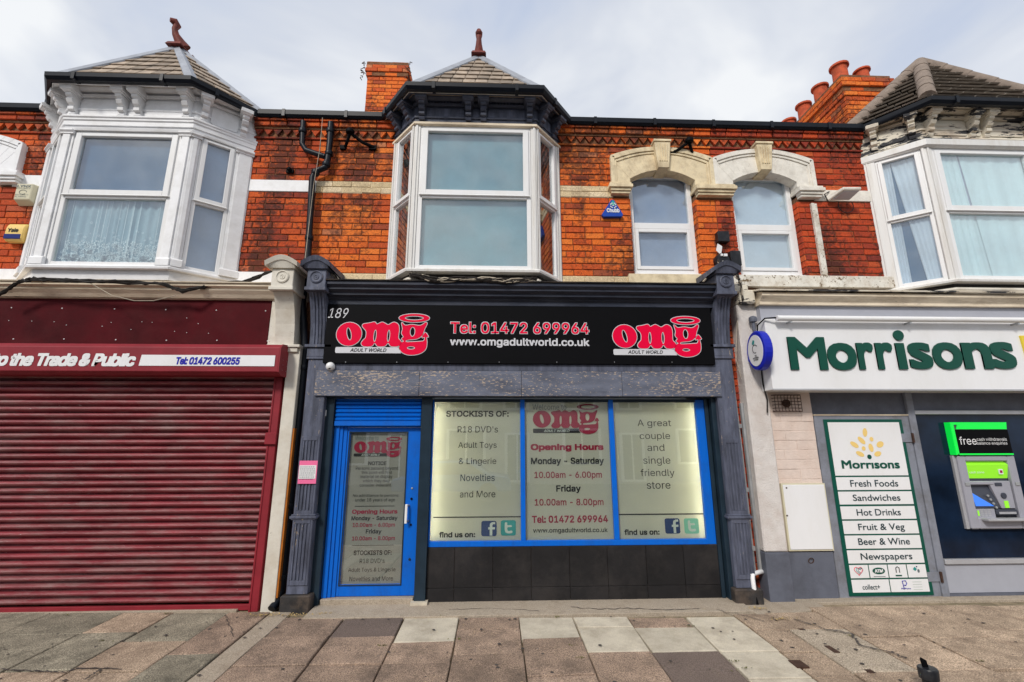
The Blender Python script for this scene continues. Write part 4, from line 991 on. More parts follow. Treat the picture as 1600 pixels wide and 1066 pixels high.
# ------------------------------------------------------------------ omg style logo
def logo_shapes():
    o = [ell(20.3, 32.7, 19.6, 18.2), ell(20.2, 32.4, 3.7, 10.2, -14)]
    m = [smooth([(40.5, 21), (41.5, 17), (50, 15.5), (59, 13.6), (63, 17), (71, 13.8), (79, 17.5), (82, 17.3), (89, 13.8), (96, 17), (98, 25), (97.5, 38), (101.5, 43), (101.8, 48), (96, 51.4), (86.5, 51), (81.8, 46), (77, 51), (66, 51.3), (61.3, 46.5), (56, 51.3), (44, 51.3), (40.3, 47), (43, 42), (46.5, 38), (46.5, 28)], 4),
         ell(60.8, 35, 2.4, 9.5, 2), ell(82.0, 35, 2.4, 9.5, 2)]
    g = [smooth([(101.5, 14), (107.5, 18.5), (118, 17.2), (131, 18.6), (139.5, 13.6), (141.5, 16), (138, 24), (134.5, 34), (126, 39.5), (112, 41.2), (109.2, 43), (112, 44.6), (131, 43.6), (137.5, 42.5), (138.8, 37), (134.5, 37.3), (139.4, 29.6), (144.6, 36.2), (141.6, 37), (142.5, 46), (140.5, 56), (131, 62.6), (116, 64.4), (104.5, 60.5), (99.8, 53), (102.2, 45.8), (106.4, 43.4), (102.8, 39.8), (105.4, 36.2), (102.2, 31), (103.4, 24)], 4),
         ell(119.3, 28.5, 4.2, 7.6), ell(118, 53.6, 6.2, 2.3)]
    h = [ell(121, 6.8, 24, 6.5, 0, 36), ell(121, 6.8, 14.8, 3.4, 0, 36)]
    return [o, m, g, h]
def logo(box, Y, parent, mred, mline, mbar, mtxt, line=True, fallback=True):
    X0, X1, Z0, Z1 = rect(*box, Y)
    def T(x, y): return (X0+x/146*(X1-X0), Z1-y/64.4*(Z1-Z0))
    for nm, sh in zip(('logo_o', 'logo_m', 'logo_g', 'logo_halo'), logo_shapes()):
        if line: flat([ [(x, y) for x, y in s] for s in sh[:1]], T, Y, mline, parent, nm+'_outline', off=.9) if False else None
        if line:
            cx = sum(p[0] for p in sh[0])/len(sh[0]); cy = sum(p[1] for p in sh[0])/len(sh[0])
            grow = []
            for si, s in enumerate(sh):
                n = len(s); area = sum(s[i][0]*s[(i+1) % n][1]-s[(i+1) % n][0]*s[i][1] for i in range(n)); sg = 1 if area > 0 else -1
                if si > 0: sg = -sg
                q = []
                for i in range(n):
                    ax, ay = s[i-1]; bx, by = s[(i+1) % n]; dx, dy = bx-ax, by-ay; l = math.hypot(dx, dy) or 1
                    w = .95; q.append((s[i][0]+sg*dy/l*w, s[i][1]-sg*dx/l*w))
                grow.append(q)
            flat(grow, T, Y, mline, parent, nm+'_outline')
        flat(sh, T, Y-.0025, mred, parent, nm)
    flat([[(2, 52.8), (101, 52.8), (100.5, 57), (103, 62), (2, 62), (.8, 60), (.8, 54.5)]], T, Y, mbar, parent, 'logo_bar')
    a = T(24, 60); b = T(80, 54.6)
    text('ADULT WORLD', (a[0], b[0], a[1], b[1]), Y-.0025, mtxt, parent, 'lettering', .012, .25, px=False)

# ================================================================== MIDDLE SHOPFRONT
SM = thing('shopfront', 'dark blue-grey painted timber shopfront with flaking fascia between two fluted pilasters', 'shopfront', (.3, -.1, 0))
YF = -.25
fx0, fx1 = at(500, 523, YF).x, at(1118, 523, YF).x
zc = at(800, 445, -.42).z
zA, zB, zCc, zD_ = at(800, 479, YF).z, at(800, 569, YF).z, at(800, 580, YF).z, at(800, 619, YF-.01).z
px0, px1 = at(497, 460, -.4).x, at(1122, 460, -.4).x
mb = MB()
mb.prism([(px0, y, z) for y, z in ((-.02, zc+.10), (-.36, zc+.03), (-.44, zc+.02), (-.44, zc-.02), (-.40, zc-.05), (-.40, zc-.07), (-.35, zc-.10), (-.35, zc-.125), (-.30, zc-.15), (-.30, zA+.07), (-.275, zA+.05), (-.275, zA+.0), (-.02, zA))], (px1-px0, 0, 0))
mb.build('cornice', 'navy_c', SM)
mb = MB(); mb.prism([(px0, -.46, zc+.022), (px0, -.02, zc+.115), (px0, -.02, zc+.13), (px0, -.465, zc+.034)], (px1-px0, 0, 0)); mb.build('lead_flashing', 'stonegrey', SM)
MB().box(fx0, fx1, YF-.0, .0, zB-.002, zCc+.001).build('fascia_rail', 'navy_lt', SM, bevel=.003)
nb = 4
for i in range(nb):
    xa_, xb_ = fx0+(fx1-fx0)*i/nb, fx0+(fx1-fx0)*(i+1)/nb
    MB().box(xa_+.002, xb_-.002, YF-.015, .0, zD_, zCc-.002).build('flaking_fascia_board', 'fasciapeel', SM, bevel=.002)
MB().box(fx0, fx1, -.14, .25, zB, zA+.02).build('fascia_back', 'navy_dk', SM)
# lintel underside shadow box above the glazing
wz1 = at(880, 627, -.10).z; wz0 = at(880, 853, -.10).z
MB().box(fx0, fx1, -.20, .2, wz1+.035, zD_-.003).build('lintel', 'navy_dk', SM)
# pilasters with consoles
def pilaster(pxs, parent, m, side, base=True, lam=False):
    # pxs = dict of measured x pairs on Y=-.24
    (xa0, xa1), (xb0, xb1) = pxs            # shaft top (y=600), bottom (y=930)
    Yp = -.24
    X0 = (at(xa0, 600, Yp).x+at(xb0, 930, Yp).x)/2; X1 = (at(xa1, 600, Yp).x+at(xb1, 930, Yp).x)/2; W = X1-X0; c = (X0+X1)/2
    zb = .14; zm = at(c, 540, Yp).z; zm = at((xa0+xa1)/2, 541, Yp).z
    mb = MB(); mb.box(X0, X1, Yp, .05, zb, zm)
    p = mb.build('pilaster', m, parent, bevel=.004)
    # mouldings
    zmid = at((xb0+xa0)/2, 808, Yp).z
    mb = MB()
    for (z0, z1, o) in ((zm-.02, zm+.015, .045), (zm-.16, zm-.13, .02), (zmid-.015, zmid+.012, .03), (zmid-.03, zmid-.016, .018), (zmid+.013, zmid+.028, .018)):
        mb.box(X0-o, X1+o, Yp-o, .04, z0, z1)
    mb.box(X0-.02, X1+.02, Yp-.02, .04, zm-.13, zm-.022)
    each(mb, 'pilaster_moulding', m, p, bevel=.004)
    # flutes: raised fillets between
    z1, z2, z3, z4 = zmid+.07, zmid+.83, .28, zmid-.07
    mb = MB(); n = 4; w = W*.74/(2*n+1) ; 
    for (za, zb_) in ((z1, z2), (z3, z4)):
        xs0 = X0+W*.13
        for i in range(n+1):
            xx = xs0+i*2*w; mb.prism([(xx, Yp-.0005, za), (xx+w, Yp-.0005, za), (xx+w, Yp-.0005, zb_), (xx, Yp-.0005, zb_)], (0, -.012, 0))
        mb.box(X0+.004, xs0-.001, Yp-.012, Yp-.0005, za-.05, zb_+.05); mb.box(xs0+(2*n+1)*w+.001, X1-.004, Yp-.012, Yp-.0005, za-.05, zb_+.05)
        mb.box(xs0, xs0+(2*n+1)*w, Yp-.012, Yp-.0005, za-.05, za-.001); mb.box(xs0, xs0+(2*n+1)*w, Yp-.012, Yp-.0005, zb_+.001, zb_+.05)
    each(mb, 'flute', m, p, bevel=.003)
    if base:
        MB().box(X0-.04, X1+.05, Yp-.045, .04, -.08, zb-.002).build('plinth', 'stonegrey', p, bevel=.012)
    # console
    console(c, W, zm+.017, p, m, flutes=True)
    return X0, X1
def console(c, W, z0, p, m, flutes=True, z1=3.80, top=True):
    w = W/2*.84; c += .02 if c > 0 else -.02
    zblk = z1-.30
    prof = [(-.25, z0), (-.255, z0+.10), (-.275, z0+.25), (-.32, z0+.42), (-.38, z0+.56), (-.42, z0+.66), (-.43, zblk)]
    prof = [(y, min(z, zblk)) for y, z in prof]
    mb = MB(); mb.prism([(c-w, .02, z0)]+[(c-w, y, z) for y, z in prof]+[(c-w, .02, zblk)], (2*w, 0, 0)); cs = mb.build('console', m, p)
    if flutes:
        mb = MB()
        for i in range(4):
            u = c-w*.62+i*w*.41; pts = [(u, y-.012, z) for y, z in prof]+[(u, y+.004, z) for y, z in reversed(prof)]
            mb.prism(pts, (w*.22, 0, 0))
        each(mb, 'console_reed', m, p)
    mb = MB(); mb.box(c-w-.015, c+w+.015, -.47, .02, zblk+.002, z1-.03); mb.box(c-w-.03, c+w+.03, -.49, .02, zblk-.0, zblk+.045)
    mb.build('console_block', m, p, bevel=.006)
    mb = MB(); zr = (zblk+z1)/2+.02
    mb.lathe((c, -.47, zr), [(.078, .0), (.078, .012), (.066, .018), (.058, .006), (.036, .004), (.030, .012), (.020, .012), (.016, .006), (.010, .006), (.008, .014)], 22, 'y'); mb.build('rosette', m, p, smooth=True)
    # curved cap running back to the wall
    n = 10; top = []; bot = []
    for i in range(n+1):
        t = -1+2*i/n; x = c+t*(w+.075); zz = z1+.075*math.cos(t*PI*.5)**1.2 - .015 if abs(t) < .999 else z1-.02
        top.append((x, zz+.055)); bot.append((x, zz))
    mb = MB()
    for i in range(n):
        mb.hexa([(top[i][0], -.56, top[i][1]), (top[i+1][0], -.56, top[i+1][1]), (bot[i+1][0], -.54, bot[i+1][1]), (bot[i][0], -.54, bot[i][1])],
                [(top[i][0], .0, top[i][1]+.03), (top[i+1][0], .0, top[i+1][1]+.03), (bot[i+1][0], .0, bot[i+1][1]), (bot[i][0], .0, bot[i][1])])
        if abs(-1+2*(i+.5)/n) < .85:
            mb.hexa([(top[i][0], -.53, bot[i][1]), (top[i+1][0], -.53, bot[i+1][1]), (bot[i+1][0], -.50, z1-.03), (bot[i][0], -.50, z1-.03)],
                    [(top[i][0], .0, bot[i][1]), (top[i+1][0], .0, bot[i+1][1]), (bot[i+1][0], .0, z1-.03), (bot[i][0], .0, z1-.03)])
    mb.build('console_cap', m, p)
    return cs
pL = pilaster(((475, 505), (450, 484)), SM, 'navy_lt', -1)
pR = pilaster(((1119, 1145), (1152, 1186)), SM, 'navy_lt', 1)
# navy posts, threshold
mb = MB()
def post(xa0, xa1, xb0, xb1, Y0, Y1, z0, z1, m=SM, mt='navy_dk', nm='door_post'):
    X0 = (at(xa0, 650, Y0).x+at(xb0, 930, Y0).x)/2; X1 = (at(xa1, 650, Y0).x+at(xb1, 930, Y0).x)/2
    MB().box(X0, X1, Y0, Y1, z0, z1).build(nm, mt, m, bevel=.004); return X0, X1
dpa = post(504, 519, 484, 500, -.16, .15, .0, zD_-.004)
dpb = post(655, 672, 650, 667, -.15, .15, -.01, zD_-.004)
MB().box(dpa[1]+.01, dpb[0]-.01, -.14, .15, -.05, .055).build('doorstep', 'concrete', SM, bevel=.006)
MB().box(dpb[0]-.03, dpb[1]+.03, -.20, -.10, -.03, .03).build('post_base', 'paver_cream', SM)
# blue roller shutter housing above door
dx0, dx1 = dpa[1], dpb[0]
rz0, rz1 = at(585, 663, -.12).z, at(585, 627, -.12).z
rs = MB().box(dx0+.003, dx1-.003, -.10, .1, rz0, rz1+.03).build('door_shutter', 'blue', SM)
n = 5
for i in range(n):
    za = rz0+.04+(rz1-rz0-.03)*i/n; zb_ = rz0+.04+(rz1-rz0-.03)*(i+1)/n
    MB().prism([(dx0+.01, -.1005, za), (dx0+.01, -.125, za+.004), (dx0+.01, -.13, (za+zb_)/2), (dx0+.01, -.105, zb_-.006), (dx0+.01, -.1005, zb_-.004)], (dx1-dx0-.02, 0, 0)).build('shutter_slat', 'blue', rs)
MB().box(dx0+.005, dx1-.005, -.135, -.1005, rz0-.02, rz0+.036).build('bottom_bar', 'blue', rs, bevel=.004)
# ------------------------------------------------------------------ the door
YD = -.06
DR = thing('shop_door', 'bright blue shop door with a full glass panel lettered OPENING HOURS and a white pull handle', 'door', ((dx0+dx1)/2, YD, .05))
dz1 = rz0-.004
d0 = dx0+.004; dE = dx1-.004
lf0 = d0+.15
mb = MB()
for a_, b_, y_ in ((d0, d0+.06, YD-.04), (d0+.061, d0+.10, YD-.025), (d0+.101, lf0-.004, YD-.01)): mb.box(a_, b_, y_, .08, .056, dz1)
mb.box(lf0-.004, dE, YD-.02, .08, dz1-.03, dz1)
mb.build('door_frame', 'blue', DR, bevel=.003)
gl0, gl1, gz0, gz1 = rect(539, 676, 631, 913.5, YD)
fr = MB(); Z0, Z1 = .06, dz1-.034
fr.box(lf0, gl0, YD, YD+.05, Z0, Z1); fr.box(gl1, dE-.003, YD, YD+.05, Z0, Z1); fr.box(gl0, gl1, YD, YD+.05, Z0, gz0); fr.box(gl0, gl1, YD, YD+.05, gz1, Z1)
leaf = fr.build('door_leaf', 'blue', DR, bevel=.002)
mb = MB()
for (a_, b_, c_, e_) in ((gl0-.012, gl0, gz0-.012, gz1+.012), (gl1, gl1+.012, gz0-.012, gz1+.012), (gl0, gl1, gz0-.012, gz0), (gl0, gl1, gz1, gz1+.012)): mb.box(a_, b_, YD-.006, YD-.0005, c_, e_)
each(mb, 'glazing_bead', 'navy_dk', leaf)
MB().box(gl0, gl1, YD+.012, YD+.018, gz0, gz1).build('pane', 'glass_shop', DR)
MB().box(gl0, gl1, YD+.034, YD+.036, gz0, gz1).build('frosted_film', 'filmdoor', DR)
YT = YD+.031
kw = dict(Y=YT, parent=DR)
def td(s, box, m='print', bold=0, **k): return text(s, box, YT, m, DR, 'lettering', bold, **k)
td('Welcome to', (555, 681, 592, 688), 'printgrey')
logo((553, 682.5, 628, 714.5), YT, DR, 'wine', 'printgrey', 'print', 'iconpale', line=False)
td('NOTICE', (575.5, 721, 603.5, 727), bold=.02); td('Persons passing beyond', (556, 729, 622, 735.5)); td('this point will find', (565, 735.8, 612, 741.5)); td('material on display', (563, 742, 613, 748.5))
td('which they may', (567, 748.8, 609, 755)); td('consider indecent.', (562, 755.3, 612, 760.5)); td('No admittance to persons', (551.5, 772, 622.5, 777.5)); td('under 18 years of age', (555, 778.5, 617, 785))
printbox((554, 790.5, 617, 791.5), YT, 'print', DR, 'rule')
td('Opening Hours', (550, 796, 621, 804.5), 'wine', .03); td('Monday - Saturday', (549, 806.5, 621, 814.5), bold=.02); td('10.00am - 6.00pm', (551, 817, 617, 825), 'wine', .015); td('Friday', (571.5, 827, 596, 835.5), bold=.02)
td('10.00am - 8.00pm', (550, 838, 617, 846), 'wine', .015); printbox((550, 851.8, 615, 852.7), YT, 'print', DR, 'rule')
td('STOCKISTS OF:', (552.5, 860, 612, 867.5), bold=.02); td("R18 DVD's", (562, 873, 601, 880)); td('Adult Toys & Lingerie', (544, 887, 618, 895)); td('Novelties and More', (546, 900.5, 614, 908))
# handle, locks
hx = at(636, 800, YD).x; h0, h1 = at(636, 817, YD).z, at(636, 787, YD).z
hb = MB(); hb.box(hx-.014, hx+.014, YD-.07, YD-.055, h0, h1); hb.build('handle', 'upvc', DR, bevel=.004)
hb = MB(); hb.tube([(hx, YD-.055, h0+.02), (hx+.02, YD, h0+.02)], .012, 8); hb.tube([(hx, YD-.055, h1-.02), (hx+.02, YD, h1-.02)], .012, 8); each(hb, 'handle_bracket', 'steel', DR)
for (x_, y_, r, m) in ((644, 763, .011, 'steel'), (643, 779.5, .014, 'black'), (642, 820, .012, 'black'), (640, 874, .014, 'navy_dk')):
    p = at(x_, y_, YD); MB().lathe(p, [(r, 0), (r, .008), (r*.6, .009)], 12, 'y').build('lock', m, DR)
# ------------------------------------------------------------------ shop window
YW = -.08
SW = thing('shop_window', 'blue framed three-pane shop window with back-lit frosted film lettered with stock and opening hours', 'shop window', (.9, YW, wz0))
wx0 = dpb[1]+.002; wx1 = (at(1089+6, 640, YW).x+at(1109+5, 838, YW).x)/2
zt_, zb_ = at(880, 628.5, YW).z, at(880, 844, YW).z
mA = [( (at(677.5, 628, YW).x+at(672.5, 845, YW).x)/2 ), ((at(812.3, 630, YW).x+at(814.5, 845, YW).x)/2), ((at(819.3, 630, YW).x+at(821.7, 845, YW).x)/2), ((at(950, 628, YW).x+at(960, 842, YW).x)/2), ((at(956.5, 628, YW).x+at(968.5, 842, YW).x)/2), ((at(1084, 628, YW).x+at(1105, 838, YW).x)/2)]
mb = MB(); YW1 = .0
mb.box(wx0, mA[0], YW-.02, YW1, wz0, zt_+.03); mb.box(mA[5], wx1+.03, YW-.02, YW1, wz0, zt_+.03)
mb.box(mA[0], mA[5], YW-.025, YW1, wz0, zb_)
for a_, b_ in ((mA[1], mA[2]), (mA[3], mA[4])): mb.box(a_, b_, YW-.02, YW1, zb_+.0005, zt_+.03)
mb.build('window_frame', 'blue', SW, bevel=.003)
MB().box(mA[0], mA[5], YW-.018, YW1, zt_, zt_+.035).build('top_rail', 'navy_dk', SW)
for a_, b_ in ((mA[0], mA[1]), (mA[2], mA[3]), (mA[4], mA[5])):
    MB().box(a_, b_, YW+.0, YW+.006, zb_, zt_).build('pane', 'glass_shop', SW)
    MB().box(a_, b_, YW+.030, YW+.031, zb_, zt_).build('frosted_film', 'film', SW)
# light box behind: cream lining and warm strips at both ends
lb = MB(); lb.box(mA[0]-.01, mA[5]+.01, .20, .21, zb_-.02, zt_+.02); lb.box(mA[0]-.02, mA[0]-.012, YW1, .2, zb_, zt_); lb.box(mA[5]+.012, mA[5]+.02, YW1, .2, zb_, zt_); lb.box(mA[0], mA[5], YW1, .2, zt_+.01, zt_+.02); lb.box(mA[0], mA[5], YW1, .2, zb_-.02, zb_-.01)
lb.build('light_box', 'boxin', SW)
for x_ in (mA[0]+.022, mA[5]-.022): MB().box(x_-.008, x_+.008, .02, .03, zb_+.03, zt_-.03).build('light_strip', 'led', SW)
MB().box(mA[0]+.1, mA[5]-.1, .15, .16, zt_-.02, zt_-.01).build('light_strip', 'led_dim', SW)
YT2 = YW+.027
def tw(s, box, m='print', bold=0, **k): return text(s, box, YT2, m, SW, 'lettering', bold, **k)
tw('STOCKISTS OF:', (697, 642, 795, 651.5), bold=.025); tw("R18 DVD's", (715, 666, 778, 676)); tw('Adult Toys', (716, 691, 776, 702.5)); tw('& Lingerie', (717, 715.5, 775.5, 728)); tw('Novelties', (719.5, 741, 773, 752)); tw('and More', (718.5, 767, 774, 777.5))
tw('find us on:', (686, 831, 742.5, 840), bold=.03); printbox((677, 807.2, 814, 809), YT2, 'print', SW, 'rule')
tw('Welcome to', (832, 632, 885, 640.5), 'printgrey'); logo((832, 631, 937, 678.5), YT2, SW, 'wine', 'iconpale', 'print', 'iconpale', line=False)
tw('Opening Hours', (829, 693.5, 943, 706), 'wine', .04); tw('Monday - Saturday', (829.5, 715, 943.6, 728), bold=.025); tw('10.00am - 6.00pm', (835, 737, 940.5, 749.5), 'wine', .012); tw('Friday', (869, 758, 907.5, 771), bold=.025)
tw('10.00am - 8.00pm', (835.5, 779.5, 943, 792.5), 'wine', .012); tw('Tel: 01472 699964', (831, 805.5, 950, 817), 'wine', .025); tw('www.omgadultworld.co.uk', (833, 825, 949.5, 834), bold=.012)
for s, bx in (('A great', (996, 656, 1048.5, 669)), ('couple', (999.5, 676, 1047, 689)), ('and', (1011.5, 694, 1038, 705)), ('single', (1005, 713.5, 1047.5, 728)), ('friendly', (1001, 733, 1054, 747)), ('store', (1010.5, 753, 1047.5, 764))): tw(s, bx)
tw('find us on:', (975.5, 827, 1030.5, 836), bold=.03); printbox((967, 802.6, 1100, 804.6), YT2, 'print', SW, 'rule')
def icon(box, m, kind, par=SW, Y=YT2):
    X0, X1, Z0, Z1 = rect(*box, Y); w = X1-X0; h = Z1-Z0; T = lambda x, y: (X0+x*w, Z0+y*h)
    r = .14; pts = []
    for cx, cy, a0 in ((1-r, r, -90), (1-r, 1-r, 0), (r, 1-r, 90), (r, r, 180)):
        for i in range(5): a = math.radians(a0+i*22.5); pts.append((cx+r*math.cos(a), cy+r*math.sin(a)))
    flat([pts], T, Y, m, par, 'icon')
    if kind == 'f': sh = [(.55, .04), (.72, .04), (.72, .44), (.88, .44), (.90, .58), (.72, .58), (.72, .70), (.76, .78), (.90, .78), (.90, .92), (.72, .92), (.58, .84), (.55, .72), (.55, .58), (.45, .58), (.45, .44), (.55, .44)]
    else: sh = smooth([(.28, .84), (.42, .84), (.44, .68), (.70, .68), (.72, .56), (.46, .54), (.44, .36), (.54, .30), (.74, .32), (.76, .18), (.50, .14), (.30, .24), (.26, .50)], 3)
    flat([sh], T, Y-.002, 'iconpale', par, 'icon_letter')
icon((752, 814, 776, 838), 'fb', 'f'); icon((782.5, 813, 806, 837), 'tw', 't'); icon((1039, 810, 1062.5, 834), 'fb', 'f'); icon((1069, 810, 1092, 834), 'tw2', 't')
# right reveal of the window: dark stepped posts
rx1 = pR[0]-.002; rx0 = wx1+.032
st = [(rx0, rx0+(rx1-rx0)*.38, -.12), (rx0+(rx1-rx0)*.385, rx0+(rx1-rx0)*.52, -.09), (rx0+(rx1-rx0)*.525, rx1, -.18)]
for a_, b_, y_ in st: MB().box(a_, b_, y_, .1, -.01, zD_-.004).build('window_post', 'navy_dk', SM, bevel=.003)
# ------------------------------------------------------------------ stall riser with tiles
YR = -.105
SR = thing('stall_riser', 'low wall of large black tiles beneath the blue shop window', 'wall', (.9, YR, 0))
MB().box(wx0, rx0, YR+.012, .05, -.05, wz0-.003).build('riser_backing', 'grout', SR)
gxs = [wx0]+[at(x, 880, YR).x for x in (710, 770, 830, 890, 949.5, 1010, 1069)]+[rx0]
zg = at(880, 917, YR).z
for a_, b_ in zip(gxs, gxs[1:]):
    for z0, z1 in ((zg, wz0-.004), (-.04, zg)):
        MB().chbox(a_+.002, b_-.002, YR+R_.uniform(-.001, .001), YR+.012, z0+.002, z1-.002, .003).build('tile', 'tile', SR)
# ------------------------------------------------------------------ fascia sign
YS = -.285
SG = thing('fascia_sign', 'black shop sign with red omg logo at both ends and a pink telephone number between', 'sign', (.3, YS, zB))
sx0, sx1 = at(508, 523, YS).x, at(1113.5, 523, YS).x
MB().box(sx0, sx1, YS, YF+.1, at(800, 568.5, YS).z, at(800, 478.5, YS).z).build('sign_board', 'black', SG, bevel=.003)
YL = YS-.003
text('189', (513, 481.5, 544.5, 497), YL, 'signsilver', SG, bold=.0, shear=.25)
logo((525, 490, 671, 554.5), YL, SG, 'red', 'signsilver', 'signsilver', 'print'); logo((956.5, 494, 1097, 557.5), YL, SG, 'red', 'signsilver', 'signsilver', 'print')
text('Tel: 01472 699964', (703, 503, 921, 522.5), YL, 'signsilver', SG, bold=.035); text('Tel: 01472 699964', (704, 504, 920, 521.5), YL-.002, 'red', SG, bold=.014)
text('www.omgadultworld.co.uk', (703, 528.5, 921, 543.5), YL, 'signsilver', SG, bold=.022)
mb = MB()
for x_ in (540, 620, 700, 780, 870, 960, 1050): 
    for y_ in (566, ): p = at(x_, y_, YS); mb.lathe(p, [(.006, 0), (.005, .003)], 6, 'y')
each(mb, 'screw', 'steel', SG)
# dome camera and small stickers
p = at(516, 572.5, YF-.03)
DC = thing('dome_camera', 'small white round dome camera at the lower left corner of the black sign', 'security camera', (p.x, YF, p.z))
MB().lathe((p.x, YF-.01, p.z), [(.050, -.01), (.052, .02), (.044, .045), (.026, .062), (.006, .068)], 16, 'y').build('housing', 'upvc', DC, smooth=True)
MB().lathe((p.x+.004, YF-.052, p.z-.022), [(.020, .0), (.018, .012), (.008, .018)], 12, 'y').build('lens', 'black', DC, smooth=True)
# pink notice on the left pilaster
YN = -.268
PN = thing('notice', 'pink bordered paper notice stuck on the left blue-grey pilaster', 'notice', (at(480, 737, YN).x, YN, at(480, 756, YN).z))
X0, X1, Z0, Z1 = rect(466.5, 720, 495, 756, YN)
MB().box(X0, X1, YN, YN+.002, Z0, Z1).build('paper', 'pink', PN)
MB().box(X0+.004, X1-.01, YN-.002, YN-.0005, Z0+.055, Z1-.05).build('white_panel', 'paper', PN)
mb = MB()
for i in range(7):
    z = Z1-.065-i*.022
    x = X0+.015
    while x < X1-.03:
        w = R_.uniform(.006, .022); mb.box(x, x+w, YN-.0032, YN-.0022, z-.007, z); x += w+.006
mb.build('small_print', 'printgrey', PN)
p = at(507.5, 645.5, -.162)
ST = thing('sticker', 'tiny pale sticker on the dark post at the door\'s upper left', 'sticker', (p.x, -.16, p.z)); MB().box(p.x-.018, p.x+.018, -.164, -.1605, p.z-.035, p.z+.035).build('paper', 'paper', ST)

# ================================================================== LEFT SHOP
SL = thing('shopfront', 'left shopfront with weathered cream cornice, bare dark maroon fascia board and cream pilaster', 'shopfront', (-4.5, -.15, 0))
YM = -.22
xm1 = at(421, 505, YM).x
mz1, mz0 = at(300, 469, YM).z, at(300, 540, YM).z
MB().box(-9, xm1, YM, .0, mz0-.1, mz1).build('fascia_board', 'maroon_dk', SL, bevel=.003)
mb = MB()
for (x_, y_) in ((18, 481), (97, 482), (179, 483), (259, 484), (338, 485), (415, 486), (21, 530), (100, 530), (181, 531), (260, 532), (339, 532), (418, 533), (14, 501), (50, 502), (85, 503), (104, 508), (160, 510), (174, 504), (205, 515), (222, 503), (238, 504), (273, 518), (292, 497), (310, 506), (292, 520), (326, 521)):
    p = at(x_, y_, YM); mb.lathe(p, [(.009 if y_ > 528 or y_ < 488 else .005, 0), (.006 if y_ > 528 else .004, .005)], 6, 'y')
each(mb, 'screw', 'paper', SL)
zc2 = at(300, 446, -.36).z
xk = at(425, 455, -.36).x
mb = MB(); mb.prism([(-9, y, z) for y, z in ((-.02, zc2+.12), (-.36, zc2+.03), (-.38, zc2+.02), (-.38, zc2-.01), (-.34, zc2-.03), (-.34, zc2-.05), (-.30, zc2-.09), (-.27, zc2-.13), (-.25, mz1+.04), (-.25, mz1+.002), (-.02, mz1+.002))], (xk+9, 0, 0)); mb.build('cornice', 'cream_wood', SL)
mb = MB(); mb.prism([(-9, -.40, zc2+.022), (-9, -.02, zc2+.125), (-9, -.02, zc2+.14), (-9, -.405, zc2+.036)], (xk+9, 0, 0)); mb.build('lead_flashing', 'cream_wood', SL)
# cream console and pilaster
cx0 = (at(446, 600, -.22).x+at(405, 950, -.22).x)/2; cx1 = (at(466, 600, -.22).x+at(426, 950, -.22).x)/2
MB().box(cx0, cx1, -.22, .05, -.05, at(440, 541, -.22).z).build('pilaster', 'cream_paint', SL, bevel=.004)
MB().box(cx1+.001, cx1+.02, -.21, .05, .1, 1.9).build('rusty_edge', 'orange', SL)
cc = at(447, 480, -.35).x; zmm = at(445, 541, -.25).z
mb = MB(); mb.box(cc-.22, cc+.17, -.27, .02, zmm-.015, zmm+.02); mb.box(cc-.18, cc+.14, -.25, .02, zmm-.07, zmm-.016); each(mb, 'pilaster_moulding', 'cream_paint', SL, bevel=.005)
MB().box(at(422, 505, -.23).x, cc, -.235, .0, zmm+.02, mz1+.05).build('pilaster_head', 'cream_paint', SL)
console(cc-.005, .27, zmm+.021, SL, 'cream_paint', flutes=False)
# dark brick returning between the two shopfronts
mb = MB(); mb.box(cx1+.022, pL[0]-.002, -.02, .05, -.1, 3.75); bk = mb.build('brick_return', 'mortar', HM)
lay(courses(-.02, 3.70, 41, lambda z: [(cx1+.03, pL[0]-.01)]), 'brickR', bk, -.045, .05, 'return_brick')
# roller shutter
YK = -.14
sxr = (at(428, 600, YK).x+at(396, 945, YK).x)/2
gxr = (at(444, 600, YK-.03).x+at(402, 950, YK-.03).x)/2
szt = at(200, 582, YK).z
RS = thing('roller_shutter', 'closed maroon slatted roller shutter, scratched, filling the left shopfront', 'shutter', (-4.5, YK, 0))
bz0, bz1 = at(220, 580, -.42).z, at(220, 541, -.42).z
bxr = at(436, 560, -.42).x
mb = MB(); mb.prism([(-9, y, z) for y, z in ((-.16, bz1+.06), (-.38, bz1+.035), (-.42, bz1-.01), (-.42, bz0), (-.36, bz0-.035), (-.16, bz0-.035))], (bxr+9, 0, 0)); hb = mb.build('shutter_box', 'maroon', RS, bevel=.004)
mb = MB(); mb.prism([(bxr+.001, y, z) for y, z in ((-.16, bz1+.065), (-.38, bz1+.04), (-.425, bz1-.01), (-.425, bz0-.004), (-.36, bz0-.04), (-.16, bz0-.04))], (.012, 0, 0)); mb.build('end_plate', 'maroon', RS)
mb = MB()
for i in range(3):
    for j in range(2): mb.lathe((bxr+.013, -.24-j*.10, bz0+.03+i*.06), [(.009, 0), (.008, .004)], 6, 'x')
each(mb, 'bolt', 'paper', RS)
YB = -.424
text('to the Trade & Public', (-10, 551.5, 212.5, 572.5), YB, 'sign_white', RS, bold=.04, shear=.2, space=.92)
X0, X1, Z0, Z1 = rect(218, 555, 429.5, 572, YB)
MB().prism([(X0+.0, YB, Z0), (X1, YB, Z0), (X1, YB, Z1), (X0+.015, YB, Z1)], (0, -.002, 0)).build('white_panel', 'sign_white', RS)
text('Tel: 01472 600255', (275, 558, 375, 570), YB-.004, 'bluetext', RS, bold=.035, shear=.15, space=.95)
zbk = .0
nsl = 33; hh = (szt-.06)/nsl
def slatmesh():
    me_ = MB(); pr_ = [(.02, 0), (.012, .0), (-.004, .16), (-.034, .30), (-.046, .52), (-.042, .76), (-.024, .86), (.014, .88)]
    return pr_
